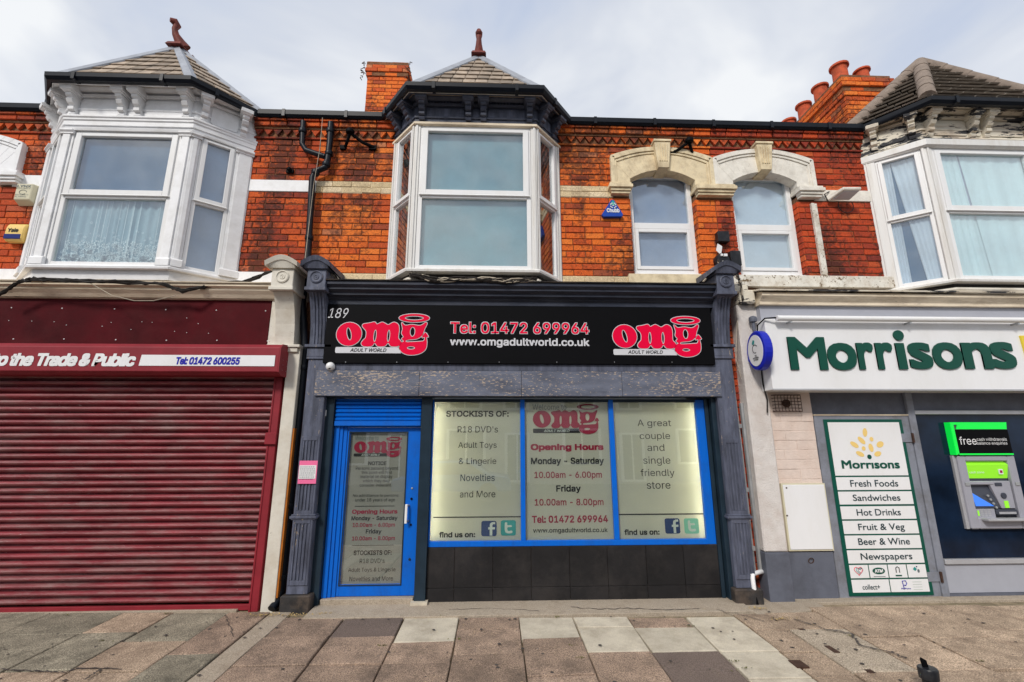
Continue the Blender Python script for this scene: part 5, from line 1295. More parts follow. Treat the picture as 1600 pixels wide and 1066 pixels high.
for i in range(nsl):
    z0 = .03+i*hh+.012; pts = [(y_, z0+t*(hh-.003)) for y_, t in slatmesh()]+[(.02, z0+hh*.96), (.02, z0)]
    MB().prism([(-9, YK+y_, z_) for y_, z_ in pts], (sxr+9, 0, 0)).build('shutter_slat', 'shutter', RS)
MB().box(-9, sxr, YK-.03, YK+.01, -.03, .028).build('bottom_bar', 'maroon', RS, bevel=.004)
MB().box(sxr+.002, gxr, YK-.05, .02, -.04, bz0-.036).build('guide_rail', 'maroon', RS, bevel=.004)
MB().box(sxr+.001, sxr+.018, YK-.058, YK-.0505, -.04, bz0-.04).build('guide_lip', 'maroon', RS)
p = at(426, 685, YK-.05); MB().box(p.x-.075, p.x+.055, YK-.085, YK-.0585, p.z-.07, p.z+.065).build('lock_box', 'maroon', RS, bevel=.006)
MB().box(-9, sxr, .02, .1, -.1, 3).build('dark_back', 'dark', RS)
MB().box(sxr, cx0, -.10, .05, -.1, bz0).build('side_board', 'maroon_dk', SL)

# ================================================================== drain pipes
DP = thing('drainpipe', 'black downpipe between the cream and blue-grey pilasters, from gutter to pavement', 'drainpipe', (at(475, 560, -.1).x, -.1, 0))
xpv = (at(473, 620, -.10).x+at(437, 930, -.10).x)/2
y1_ = -.10
mb = MB()
P_ = lambda x, y, Y=-.10: at(x, y, Y)
mb.tube([P_(474, 190), P_(472, 225), P_(478, 235), P_(508, 245)], .038, 10); mb.tube([P_(517, 192), P_(515, 225), P_(512, 250), P_(508, 262), P_(493, 268), P_(488, 278), P_(484, 350), P_(481, 405)], .042, 10)
mb.build('upper_pipe', 'gutter', DP, smooth=True)
mb = MB(); pu = P_(481, 405); mb.tube([(pu.x, -.11, pu.z), (pu.x-.01, -.11, pu.z-.6), (xpv, -.11, pu.z-1.2), (xpv, -.11, .18), (xpv-.01, -.15, .06), (xpv-.03, -.24, -.0)], .045, 10); mb.build('lower_pipe', 'gutter', DP, smooth=True)
mb = MB()
for (x, y) in ((473, 205), (516, 205), (514, 240), (483, 372), (493, 270), (510, 257)): q = P_(x, y); mb.lathe((q.x, q.y, q.z-.03), [(.05, 0), (.054, .01), (.054, .05), (.05, .06)], 12)
for z in (.25, 1.0, 2.6): mb.lathe((xpv, -.11, z), [(.052, 0), (.056, .01), (.056, .05), (.052, .06)], 12)
each(mb, 'pipe_collar', 'gutter', DP, smooth=True)
# grey conduits and white waste elbow beside right pilaster
CP = thing('conduit_pipes', 'two thin grey conduits ending in a white elbow beside the right blue-grey pilaster', 'pipes', (at(1185, 930, -.1).x, -.15, 0))
xa_ = (at(1148, 600, -.1).x+at(1181, 920, -.1).x)/2; xb_ = (at(1158, 640, -.1).x+at(1190, 900, -.1).x)/2
zt2 = at(1137, 490, -.1).z
MB().tube([(xa_-.03, -.10, zt2), (xa_, -.10, 1.6), (xa_, -.10, .26)], .017, 8).build('conduit', 'steel', CP, smooth=True)
MB().tube([(xb_+.01, -.08, at(1160, 630, -.1).z), (xb_+.02, -.08, .26)], .030, 8).build('conduit', 'steel', CP, smooth=True)
MB().tube([(xb_+.03, -.10, .27), (xb_-.02, -.14, .28), (xa_-.08, -.22, .28), (xa_-.11, -.25, .27), (xa_-.115, -.255, .24), (xa_-.11, -.26, .06)], .024, 10).build('white_elbow', 'white', CP, smooth=True)
MB().tube([(xa_-.11, -.26, .06), (xa_-.105, -.265, -.03)], .026, 10).build('pipe_foot', 'black', CP)
mb = MB()
for z in (.5, 1.15, 1.9): mb.box(xa_-.025, xa_+.025, -.125, -.08, z, z+.05)
each(mb, 'pipe_clip', 'steel', CP)
MB().box(pR[1]+.002, at(1195, 700, -.1).x+.3, -.0, .05, -.1, 3.75).build('brick_return', 'mortar', HR)
lay(courses(-.02, 3.70, 41, lambda z: [(pR[1]+.03, pR[1]+.5)]), 'brickR', HR, -.028, .05, 'return_brick')

# ================================================================== RIGHT SHOP
SRt = thing('shopfront', 'right convenience shopfront with white roughcast pier, grey frames and dark blue window', 'shopfront', (4.8, -.15, 0))
YP = -.20
def Xa(x, y, Y): return at(x, y, Y).x
pax = (Xa(1166, 560, YP)+Xa(1198, 850, YP))/2; pbx = (Xa(1205, 640, YP)+Xa(1231, 860, YP))/2
zpl = at(1215, 863, YP).z; ztop = at(1180, 476, YP).z
MB().box(pax-.04, pbx, YP+.0, .05, zpl, ztop).build('pier', 'roughcast', SRt, bevel=.015)
MB().box(pax-.045, pbx+.003, YP-.012, .05, -.1, zpl-.003).build('pier_plinth', 'greyd', SRt, bevel=.006)
YQ = -.12
wbx = (Xa(1270, 640, YQ)+Xa(1302, 880, YQ))/2
zq = at(1260, 862, YQ).z
wl = MB().box(pbx+.001, wbx, YQ+.008, .05, zq, at(1230, 612, YQ).z+.25).build('painted_wall', 'pinkwall', SRt)
mpb = bpy.data.materials['blush_white_painted_brick']; BM['pinkwall'] = [brick_mesh('pinkwall', i) for i in range(4)]
lay(courses(zq+.01, at(1230, 612, YQ).z+.2, 18, lambda z: [(pbx+.001, wbx)], .262, .0015), 'pinkwall', wl, YQ+.003, .02, 'painted_brick')
MB().box(pbx+.004, wbx, YQ-.01, .05, -.1, zq-.003).build('wall_plinth', 'greyd', SRt, bevel=.005)
p = at(1267, 876, YQ-.015); MB().tube([(p.x+.03*math.cos(a), YQ-.02-.01*math.sin(a), p.z+.03*math.sin(a)) for a in [i*PI/6 for i in range(13)]], .005, 6).build('wall_ring', 'iron', SRt)
# fascia parts over the sign
YZ = -.30
fz = at(1400, 479, YZ).z; ftop = at(1400, 460, -.40).z
fX = Xa(1192, 470, -.40)
mb = MB(); mb.prism([(fX, y, z) for y, z in ((-.02, ftop+.10), (-.38, ftop+.02), (-.40, ftop), (-.40, ftop-.03), (-.36, ftop-.06), (-.33, fz+.04), (-.33, fz+.002), (-.02, fz+.002))], (9.4-fX, 0, 0)); mb.build('cornice', 'cream_wood', SRt)
MB().prism([(fX-.05, -.44, ftop+.022), (fX-.05, -.02, ftop+.115), (fX-.05, -.02, ftop+.14), (fX-.05, -.445, ftop+.04)], (9.4-fX, 0, 0)).build('lead_flashing', 'peel', SRt)
mb = MB()
for (x0, x1, z0, z1) in ((fX-.22, fX-.02, ftop-.10, ftop+.08), (fX-.30, fX-.10, ftop+.04, ftop+.16)): mb.box(x0, x1, -.30, .0, z0, z1)
each(mb, 'broken_corner', 'peel', SRt, bevel=.02)
MB().box(fX+.02, 9.4, -.28, .0, at(1400, 505, -.28).z, fz).build('fascia_panel', 'greyl', SRt)
# grey door / frame with poster sign
YG = -.12
lx0 = (Xa(1272, 650, YG)+Xa(1310, 935, YG))/2; lx1 = (Xa(1425, 650, YG)+Xa(1480, 930, YG))/2
zdt, zdb = at(1350, 649, YG).z, at(1390, 939, YG).z
MB().box(lx0, lx1, YG+.02, .05, zdt+.012, at(1350, 605, YG).z).build('transom_panel', 'greyd', SRt, bevel=.004)
MB().box(lx0, lx1+.03, YG-.01, .05, zdt-.004, zdt+.01).build('transom_trim', 'cream_wood', SRt)
gd = MB().box(lx0+.01, lx1-.06, YG, YG+.05, zdb, zdt-.006).build('side_door', 'grey', SRt, bevel=.004)
MB().box(lx1-.058, lx1+.03, YG-.015, .05, zdb-.02, at(1350, 605, YG).z).build('door_post', 'grey', SRt, bevel=.004)
MB().box(lx0+.02, lx1+.02, YG-.02, YG+.04, zdb-.035, zdb-.003).build('bottom_plate', 'greyd', SRt)
for (x_, y_) in ((1423, 684), (1467, 901)): p = at(x_, y_, YG-.01); MB().box(p.x-.14, p.x+.01, YG-.014, YG-.001, p.z-.055, p.z+.05).build('hinge_plate', 'grey', SRt, bevel=.003); MB().box(p.x+.005, p.x+.025, YG-.035, YG-.016, p.z-.06, p.z+.055).build('hinge_pin', 'iron', SRt)
# dark window and lower panel
YX = -.10
vx0 = lx1+.034
vz1, vz0 = at(1520, 648, YX).z, at(1530, 872, YX).z
MB().box(vx0, 9.4, YX, .0, vz0, vz1).build('dark_window', 'darkglass', SRt)
MB().box(vx0, 9.4, YX-.03, .05, vz1+.002, vz1+.05).build('window_head', 'alu', SRt, bevel=.003)
MB().box(vx0, 9.4, YX-.0, .05, vz1+.052, at(1500, 605, YX).z).build('head_panel', 'greyd', SRt)
MB().box(vx0, 9.4, YX-.05, .05, vz0-.055, vz0-.002).build('window_sill', 'alu', SRt, bevel=.004)
MB().box(vx0, 9.4, YX-.02, .05, .02, vz0-.058).build('lower_panel', 'greyl', SRt, bevel=.003)
MB().box(vx0, 9.4, YX-.03, .05, -.1, .018).build('base_rail', 'greyd', SRt)
# electric meter cupboard
MC = thing('meter_cupboard', 'white flush meter cupboard door in the painted wall above the grey plinth', 'cupboard', (Xa(1255, 800, YQ), YQ, zq))
mx0 = (Xa(1217, 755, YQ)+Xa(1231, 858, YQ))/2; mx1 = (Xa(1286, 755, YQ)+Xa(1300, 858, YQ))/2; mz0_, mz1_ = at(1262, 860, YQ).z, at(1255, 755, YQ).z
MB().box(mx0, mx1, YQ-.03, YQ-.001, mz0_, mz1_).build('cupboard_frame', 'alarmcream', MC); MB().box(mx0+.015, mx1-.015, YQ-.04, YQ-.031, mz0_+.015, mz1_-.015).build('cupboard_door', 'sign_white', MC, bevel=.004)
for (x_, y_) in ((1223, 762), (1224, 805)): p = at(x_, y_, YQ); MB().lathe((p.x+.02, YQ-.0405, p.z), [(.01, 0), (.009, .004)], 8, 'y').build('lock', 'iron', MC)
# wire guard over vent
VG = thing('vent_guard', 'rusty wire cage over a round vent in the painted wall under the white sign', 'vent guard', (Xa(1235, 630, YQ), YQ, at(1235, 640, YQ).z))
X0, X1, Z0, Z1 = rect(1211, 617, 1252, 643, YQ-.06)
mb = MB()
for i in range(9): x = X0+(X1-X0)*i/8; mb.tube([(x, YQ, Z1), (x, YQ-.06, Z1-.01), (x, YQ-.06, Z0), (x, YQ, Z0+.01)], .004, 4)
for i in range(6): z = Z0+(Z1-Z0)*i/5; mb.tube([(X0, YQ, z), (X0, YQ-.06, z), (X1, YQ-.06, z), (X1, YQ, z)], .004, 4)
mb.build('wire_cage', 'iron', VG); MB().lathe(((X0+X1)/2+.01, YQ-.0, (Z0+Z1)/2), [(.05, 0), (.05, .02), (.035, .022), (.03, .005)], 14, 'y').build('vent', 'iron', VG)
# big white sign box with raised letters
YBX = -.42
BS = thing('shop_sign', 'long white box sign with raised dark green Morrisons lettering over the right shop', 'sign', (5, YBX, 2.6))
bx0 = (Xa(1193, 503, YBX)+Xa(1210, 610, YBX))/2
bz0_, bz1_ = at(1400, 609.5, YBX).z, at(1400, 500, YBX).z
MB().box(bx0, 9.4, YBX, -.02, bz0_, bz1_).build('sign_box', 'sign_white', BS, bevel=.006)
MB().box(bx0-.01, 9.4, YBX-.006, YBX-.001, bz0_-.006, bz0_+.012).build('bottom_trim', 'alu', BS)
for ch, a_, b_, t_, q_ in (('M', 260, 473, 316, 503), ('o', 480, 645, 349, 505), ('r', 650, 745, 347, 502), ('r', 757, 855, 347, 501), ('ı', 873, 925, 350, 500), ('s', 940, 1073, 347, 499), ('o', 1077, 1243, 346, 501), ('n', 1246, 1410, 346, 498), ('s', 1407, 1545, 344, 498)):
    text(ch, (1160+a_/3.636, 440+t_/3.636, 1160+b_/3.636, 440+q_/3.636), YBX-.002, 'greenletter', BS, 'letter', bold=.028, thick=.016, font=0)
p = at(1402.2, 524.5, YBX); MB().lathe((p.x, YBX-.002, p.z), [(.064, 0), (.064, .018), (.0635, .019)], 24, 'y').build('letter_dot', 'greenletter', BS)
a_ = at(1591.5, 525, YBX); b_ = at(1600, 562, YBX)
MB().prism([(a_.x, YBX-.002, a_.z), (a_.x+.42, YBX-.002, a_.z), (a_.x+.34, YBX-.002, a_.z-.42), (b_.x+.02, YBX-.002, b_.z)], (0, -.02, 0)).build('leaf_emblem', 'yellow2', BS)
# strip light
TL = thing('strip_light', 'long white tubular lamp mounted along the top of the white sign', 'lamp', (5, -.55, 3.3))
YU = -.50; xt0 = Xa(1214, 497, YU); zt0 = at(1300, 498, YU).z
MB().tube([(xt0, YU, zt0), (9.4, YU, zt0)], .034, 14).build('lamp_tube', 'upvc', TL, smooth=True)
mb = MB()
for x_ in (1236, 1422, 1590): x = Xa(x_, 503, YU); mb.box(x-.008, x+.008, YU, YBX+.01, zt0-.05, zt0-.03); mb.box(x-.01, x+.01, YU-.01, YU+.02, zt0-.06, zt0-.02)
each(mb, 'bracket', 'steel', TL); MB().lathe((xt0, YU, zt0), [(.036, -.02), (.036, .004), (.02, .006)], 14, 'x').build('end_cap', 'sign_white', TL)
MB().tube([(xt0, YU+.01, zt0+.01), (xt0-.12, YU+.05, zt0+.01), (xt0-.18, YU+.12, zt0-.06), (xt0-.2, YU+.15, zt0-.30)], .010, 6).build('cable', 'black', TL, smooth=True)
# oval blue sign
q = at(1187, 548, -.42)
OV = thing('projecting_sign', 'blue rimmed oval sign with a white face projecting from the roughcast pier', 'sign', (q.x, -.42, q.z))
cx, cy, cz = q.x, -.42, q.z; ring_ = []
def oval(ry, rz, x0, x1, m, nm):
    mb = MB(); n = 28; pts = [(x0, cy+ry*math.cos(2*PI*i/n), cz+rz*math.sin(2*PI*i/n)) for i in range(n)]; mb.prism(pts, (x1-x0, 0, 0)); return mb.build(nm, m, OV, bevel=.012 if m == 'lotblue' else 0)
oval(.20, .24, cx-.05, cx+.05, 'lotblue', 'rim'); oval(.155, .19, cx-.056, cx-.0505, 'sign_white', 'face')
fo = Face((cx-.058, cy+.15), (cx-.058, cy-.15))
mb = MB()
for i in range(12):
    a = .5+i*.38; b = a+.38; r0 = .07+.0*i
    y0_, z0_ = .15+.05*math.cos(a), cz+.02+.05*math.sin(a); y1__, z1_ = .15+.05*math.cos(b), cz+.02+.05*math.sin(b)
    mb.tube([fo.p(y0_, z0_, 0), fo.p(y1__, z1_, 0)], .004, 4)
mb.build('hand_outline', 'print', OV)
mb = MB(); mb.prism([fo.p(.15+d_[0], cz+.09+d_[1], 0) for d_ in ((-.05, .0), (-.02, .045), (.01, .03), (.0, .0), (-.02, -.02))], fo.n*.002); mb.build('blue_mark', 'tw', OV)
text('THE', (.13, .17, cz-.075, cz-.055), 0, 'print', OV, px=False, face=fo, bold=.02); text('NATIONAL', (.09, .21, cz-.10, cz-.08), 0, 'print', OV, px=False, face=fo, bold=.02); text('LOTTERY', (.10, .20, cz-.125, cz-.105), 0, 'print', OV, px=False, face=fo, bold=.02)
MB().box(cx-.03, cx+.03, -.24, -.19, cz-.10, cz+.04).build('mount', 'lotblue', OV, bevel=.008)
p = at(1178, 495, -.30)
LS = thing('light_sensor', 'small grey sensor head on the pier above the oval blue sign', 'sensor', (p.x, -.26, p.z))
MB().lathe((p.x, -.27, p.z-.06), [(.02, -.12), (.02, .0), (.045, .0), (.05, .03), (.045, .06), (.02, .075)], 12).build('sensor_head', 'greyd', LS, smooth=True); MB().tube([(p.x, -.27, p.z-.1), (p.x+.03, -.25, p.z-.33)], .007, 5).build('cable', 'wirepale', LS)
# poster sign on side door
YPO = YG-.012
PS = thing('poster_sign', 'tall green bordered white sign listing groceries on the grey side door', 'sign', (Xa(1370, 800, YPO), YPO, .05))
qx0 = (Xa(1286, 656, YPO)+Xa(1328, 931, YPO))/2; qx1 = (Xa(1409, 656, YPO)+Xa(1459.5, 930, YPO))/2
qz0, qz1 = at(1394, 931, YPO).z, at(1348, 655.5, YPO).z
MB().box(qx0, qx1, YPO, YPO+.01, qz0, qz1).build('sign_board', 'green', PS, bevel=.002)
Yp1, Yp2 = YPO-.003, YPO-.0055
i0, i1 = qx0+.045, qx1-.045
zr = lambda y, x=1375: at(x, y, YPO).z
def pan(x0, x1, ya, yb, m='sign_white', nm='panel'): return MB().box(x0, x1, Yp1, YPO-.001, zr(yb), zr(ya)).build(nm, m, PS)
pan(i0, i1, 660, 743)
strips = [(745.5, 765.5), (768, 788), (791, 811), (813.5, 834), (836.5, 857), (859.5, 880)]
for a_, b_ in strips: pan(i0, i1, a_, b_)
cw = (i1-i0)
for i in range(4): pan(i0+cw*i/4+(.006 if i else 0), i0+cw*(i+1)/4-(.006 if i < 3 else 0), 882.5, 903)
pan(i0, i0+cw*.49-.004, 905.5, 925.5); pan(i0+cw*.49+.008, i1, 905.5, 925.5)
# lettering is laid out in the sign's own coordinates
sh_ = lambda y: (i0+i1)/2
def tp(s, xa, xb, ya, yb, m='printdk', bold=.010):
    xm = at((xa+xb)/2, (ya+yb)/2, YPO).x; w = at(xb, (ya+yb)/2, YPO).x-at(xa, (ya+yb)/2, YPO).x
    return text(s, (xm-w/2, xm+w/2, zr(yb), zr(ya)), Yp2, m, PS, bold=bold, px=False, font=0)
tp('Morrısons', 1314.5, 1405, 719, 732.4, 'green', .03)
tp('Fresh Foods', 1328, 1402.6, 750, 760.5); tp('Sandwiches', 1332, 1406, 772.5, 782.7); tp('Hot Drinks', 1338, 1406.7, 795.3, 805.6); tp('Fruit & Veg', 1340.7, 1413, 818, 831.5); tp('Beer & Wine', 1340.4, 1421, 840.7, 851.3); tp('Newspapers', 1344.5, 1425, 864, 877.7)
tp('collect+', 1347, 1374.5, 913, 921, 'printdk'); tp('PayPoint', 1408, 1423, 919, 922, 'bluetext', .02)
for (gx_, gy_, rx, ry, an) in ((540, 273, 28, 50, 8), (500, 368, 54, 27, 46), (415, 418, 54, 27, 33), (483, 528, 50, 26, 26), (525, 463, 23, 25, 0), (618, 353, 23, 26, 0), (720, 415, 46, 33, -25), (612, 455, 28, 48, -8), (692, 527, 44, 28, -18)):
    q_ = at(1280+gx_/7.61, 640+gy_/7.61, YPO); k_ = 1/7.61*(at(1360, 690, YPO).x-at(1350, 690, YPO).x)/10
    pts = ell(0, 0, rx*k_, ry*k_, 0, 16)
    a = math.radians(-an); MB().add([(q_.x+x*math.cos(a)-y*math.sin(a), Yp2, q_.z+x*math.sin(a)+y*math.cos(a)) for x, y in pts], [tuple(range(16))]).build('leaf_emblem', 'yellow', PS)
q_ = at(1358, 714, YPO); MB().add([(q_.x+x, Yp2, q_.z+y) for x, y in ell(0, 0, .028, .028)], [tuple(range(24))]).build('emblem_dot', 'green', PS)
# small service icons
def poly2(pts, m, nm='icon', dy=0): return MB().add([(x, Yp2-dy, z) for x, z in pts], [tuple(range(len(pts)))]).build(nm, m, PS)
zc_ = (zr(882.5)+zr(903))/2; cxs = [i0+cw*(i+.5)/4 for i in range(4)]
for dx, m_, s in ((-.012, 'red', 1.0), (.0, 'tw', .8), (.012, 'printgrey', .6)):
    hp = [(cxs[0]+dx+.05*s*(16*math.sin(t)**3)/16, zc_+.01+.05*s*(13*math.cos(t)-5*math.cos(2*t)-2*math.cos(3*t)-math.cos(4*t))/16) for t in [2*PI*i/20 for i in range(21)]]
    MB().tube([(x, Yp2, z) for x, z in hp], .003, 4).build('heart_icon', m_, PS)
poly2(ell(cxs[1], zc_+.005, .075, .036), 'green'); text('ATM', (cxs[1]-.05, cxs[1]+.05, zc_-.012, zc_+.024), Yp2-.002, 'sign_white', PS, bold=.05, px=False)
poly2([(cxs[1]-.07, zc_-.058), (cxs[1]+.07, zc_-.058), (cxs[1]+.07, zc_-.052), (cxs[1]-.07, zc_-.052)], 'printgrey')
MB().tube([(cxs[2]-.02, Yp2, zc_-.015), (cxs[2]-.02, Yp2, zc_+.035), (cxs[2], Yp2, zc_+.048), (cxs[2]+.02, Yp2, zc_+.035), (cxs[2]+.02, Yp2, zc_-.015)], .005, 4).build('arch_icon', 'print', PS); poly2([(cxs[2]-.035, zc_-.055), (cxs[2]+.04, zc_-.055), (cxs[2]+.04, zc_-.04), (cxs[2]-.035, zc_-.04)], 'green')
poly2([(cxs[3]-.045, zc_+.02), (cxs[3]-.02, zc_+.045), (cxs[3]+.005, zc_+.02), (cxs[3]-.02, zc_-.002)], 'tw'); poly2(ell(cxs[3]+.005, zc_+.045, .008, .008, 0, 10), 'fb'); poly2(ell(cxs[3]+.02, zc_-.0, .014, .02, 0, 12), 'printgrey')
zc3 = (zr(905.5)+zr(925.5))/2; xp_ = i0+cw*.68
MB().tube([(xp_-.01, Yp2, zc3-.03), (xp_-.02, Yp2, zc3+.05), (xp_+.02, Yp2, zc3+.05), (xp_+.03, Yp2, zc3+.025), (xp_+.015, Yp2, zc3+.0), (xp_-.005, Yp2, zc3+.005)], .005, 4).build('p_icon', 'bluetext', PS)
for i in range(4): poly2([(xp_+.10, zc3+.035-i*.027), (xp_+.21, zc3+.035-i*.027), (xp_+.21, zc3+.041-i*.027), (xp_+.10, zc3+.041-i*.027)], 'iconpale')
# ------------------------------------------------------------------ cash machine
YA = YX-.06
AT = thing('cash_machine', 'grey cash machine set in the dark window under a green edged black sign', 'cash machine', (Xa(1545, 820, YA), YX, .9))
def rA(x0, y0, x1, y1, Y=YA): return rect(x0, y0, x1, y1, Y)
X0, X1, Z0, Z1 = rA(1497+11, 712, 1590+9, 827)
Xi0, Xi1, Zi1, Zi0 = X0+.10, X1-.10, at(1545, 721, YA).z, at(1555, 809, YA).z
mb = MB(); mb.box(X0, Xi0, YA, YX, Z0, Z1); mb.box(Xi1, X1, YA, YX, Z0, Z1); mb.box(Xi0, Xi1, YA, YX, Zi1, Z1); mb.box(Xi0, Xi1, YA, YX, Z0, Zi0); mb.build('surround', 'atmgrey', AT, bevel=.012)
mb = MB(); mb.box(X0-.04, X0-.001, YX-.03, YX-.001, Z0, Z1); each(mb, 'side_flange', 'alu', AT)
MB().box(Xi0, Xi1, YX-.006, YX-.001, Zi0, Zi1).build('recess_back', 'atmdark', AT)
zs1, zs0 = at(1540, 748, YA).z, at(1540, 727, YA).z
MB().prism([(Xi0+.005, YX-.007, Zi1-.005), (Xi0+.005, YA+.01, Zi1-.04), (Xi0+.005, YX-.012, zs1)], (Xi1-Xi0-.01, 0, 0)).build('header', 'atmlime', AT)
text('cash zone', (Xi0+.03, Xi0+.22, zs1+.06, zs1+.085), YX-.035, 'sign_white', AT, px=False)
MB().box(Xi0+.0, Xi0+.30, YX-.05, YX-.007, zs1-.075, zs1-.03).build('fascia_bar', 'atmgrey', AT, bevel=.01)
zk = (zs1+Zi0)/2
MB().prism([(Xi0, YX-.008, zs1-.12), (Xi0, YX-.012, Zi0+.11), (Xi0, YX-.045, Zi0+.11)], (.30, 0, 0)).build('screen_bezel', 'atmdark', AT)
MB().prism([(Xi0+.01, YX-.02, zs1-.16), (Xi0+.01, YX-.047, Zi0+.13), (Xi0+.24, YX-.047, Zi0+.13)], (0, -.003, 0)).build('screen', 'screenblue', AT)
MB().box(Xi1-.13, Xi1-.08, YX-.045, YX-.035, zs1+.05, zs1+.11).build('card_mark', 'sign_white', AT); MB().box(Xi1-.12, Xi1-.09, YX-.048, YX-.0455, zs1+.065, zs1+.095).build('card_mark', 'wine', AT)
for i in range(4):
    for j in range(3): MB().box(Xi0+.05+j*.045, Xi0+.085+j*.045, YX-.053, YX-.0505, Zi0+.012+i*.022, Zi0+.028+i*.022).build('key', 'alu', AT)
MB().box(Xi0+.32, Xi0+.40, YX-.075, YX-.072, Zi0-.002, Zi0+.0).build('shelf_label', 'paper', AT)
for i in range(4): MB().lathe((Xi0+.19+i*.025, YX-.04, zs1-.20-i*.045), [(.014, 0), (.014, .012), (.010, .014)], 10, 'y').build('button', 'steel', AT)
MB().prism([(Xi0+.24, YX-.007, zs1-.03), (Xi1-.02, YX-.007, zs1-.03), (Xi1-.02, YX-.007, Zi0+.10), (Xi0+.34, YX-.007, Zi0+.10)], (0, -.035, 0)).build('control_panel', 'atmgrey', AT, bevel=.004)
xq = Xi0+.34
MB().box(xq-.03, xq+.06, YX-.05, YX-.043, zs1-.09, zs1-.05).build('card_slot', 'atmdark', AT, bevel=.004); MB().lathe((xq+.05, YX-.043, zs1-.20), [(.035, 0), (.035, .008), (.028, .010)], 16, 'y').build('card_reader', 'atmdark', AT); MB().box(xq+.04, xq+.09, YX-.048, YX-.043, zs1-.34, zs1-.26).build('card_light', 'atmlime', AT)
MB().box(Xi0+.24, Xi1-.02, YX-.06, YX-.007, Zi0+.03, Zi0+.09).build('cash_slot', 'atmdark', AT, bevel=.008); MB().box(Xi0+.27, Xi1-.05, YX-.064, YX-.061, Zi0+.04, Zi0+.065).build('cash_tray', 'alu', AT)
MB().box(Xi0, Xi0+.23, YX-.05, YX-.007, Zi0+.0, Zi0+.10).build('keypad_base', 'atmgrey', AT); MB().box(Xi0+.03, Xi1+.12, YA-.09, YX-.01, Zi0-.03, Zi0-.0).build('shelf', 'alu', AT, bevel=.006); MB().box(Xi0+.012, Xi0+.03, YX-.054, YX-.051, Zi0+.02, Zi0+.08).build('green_label', 'atmlime', AT)
for x_ in (Xi0-.05, Xi1+.05): MB().box(x_-.03, x_+.03, YA-.012, YA-.001, zs1-.085, zs1-.04).build('bolt_cover', 'steel', AT, bevel=.006)
# the sign above it
Ys_ = YX-.07
AS = thing('cash_sign', 'black free cash sign with a bright green edge above the cash machine', 'sign', (Xa(1530, 690, Ys_), YX, 1.6))
X0, X1, Z0, Z1 = rA(1489, 660, 1577, 711, Ys_)
MB().box(X0, X1, Ys_, YX, Z0, Z1).build('sign_box', 'atmdark', AS)
MB().prism([(X0+.06, Ys_-.001, Z1-.085), (X1-.015, Ys_-.001, Z1-.085), (X1-.0, Ys_-.001, Z1), (X0, Ys_-.001, Z1), (X0, Ys_-.001, Z0), (X0+.035, Ys_-.001, Z0+.02), (X0+.035, Ys_-.001, Z1-.03), (X0+.085, Ys_-.001, Z1-.03)], (0, -.008, 0)).build('green_edge', 'atmgreen', AS)
MB().box(X0+.036, X1, Ys_-.009, Ys_-.001, Z0, Z0+.018).build('green_base', 'atmgreen', AS)
MB().box(X0+.0355, X1-.004, Ys_-.006, Ys_-.0012, Z0+.019, Z1-.09).build('black_face', 'black', AS)
MB().box(X0-.006, X0-.0005, Ys_-.006, YX, Z0, Z1).build('green_side', 'atmgreen', AS)
text('free', (1499, 682.5, 1525.5, 695), Ys_-.008, 'sign_white', AS, bold=.0); text('cash withdrawals', (1526, 684, 1573, 689), Ys_-.008, 'sign_white', AS); text('balance enquiries', (1526.5, 690.2, 1574, 696), Ys_-.008, 'sign_white', AS)

# ================================================================== WALL FITTINGS
def on(px, py, Y=0): return at(px, py, Y)
# cream alarm box
p = on(38, 302, -.10)
AL = thing('alarm_box', 'cream upright alarm box with worn lettering on the red brick beside the white bay', 'alarm box', (p.x, 0, p.z))
X0, X1, Z0, Z1 = rect(21, 286, 52, 317, -.10)
mb = MB(); mb.hexa([(X0+.015, -.10, Z0+.05), (X1-.03, -.10, Z0+.05), (X1-.03, -.10, Z1-.01), (X0+.015, -.10, Z1-.01)], [(X0, -.0, Z0), (X1, -.0, Z0), (X1, -.0, Z1), (X0, -.0, Z1)]); mb.build('casing', 'alarmcream', AL, bevel=.008)
X0, X1 = X0+.015, X1-.03; Z1 -= .01; w = X1-X0
text('LYNX', (X0+.015, X1-.015, Z1-.055, Z1-.02), -.102, 'printgrey', AL, px=False, bold=.02); text('ELECTRICS', (X0+.01, X1-.02, Z1-.078, Z1-.062), -.102, 'printgrey', AL, px=False); text('SECURITY', (X0+.01, X1-.02, Z0+.105, Z0+.122), -.102, 'printgrey', AL, px=False); text('ALARMS', (X0+.01, X1-.05, Z0+.078, Z0+.096), -.102, 'printgrey', AL, px=False)
MB().tube([(X0+w/2+.045*math.cos(a), -.102, (Z0+Z1)/2+.015+.03*math.sin(a)) for a in [i*PI/8 for i in range(15)]], .003, 4).build('cat_mark', 'printgrey', AL)
# yellow alarm box
p = on(20, 362, -.10)
AY = thing('alarm_box', 'rounded yellow alarm box with a dark blue lower strip on the red brick', 'alarm box', (p.x, 0, p.z))
X0, X1, Z0, Z1 = rect(7, 348, 40, 376, -.10)
mb = MB(); n = 6
prof = [(0, Z0), (-.07, Z0), (-.10, Z0+.03)]+[(-.10+.05*(1-math.cos(t)), Z1-.12+.12*math.sin(t)) for t in [i*PI/2/5 for i in range(6)]]+[(0, Z1)]
mb.prism([(X0, y, z) for y, z in prof], (X1-X0-.03, 0, 0)); mb.build('casing', 'alarmyellow', AY, smooth=True, bevel=.01)
MB().box(X0+.004, X1-.05, -.106, -.09, Z0+.025, Z0+.09).build('blue_strip', 'alarmblue', AY, bevel=.004); text('Yale', (X0+.04, X1-.09, Z0+.115, Z0+.17), -.1035, 'print', AY, px=False, bold=.02, shear=.1)
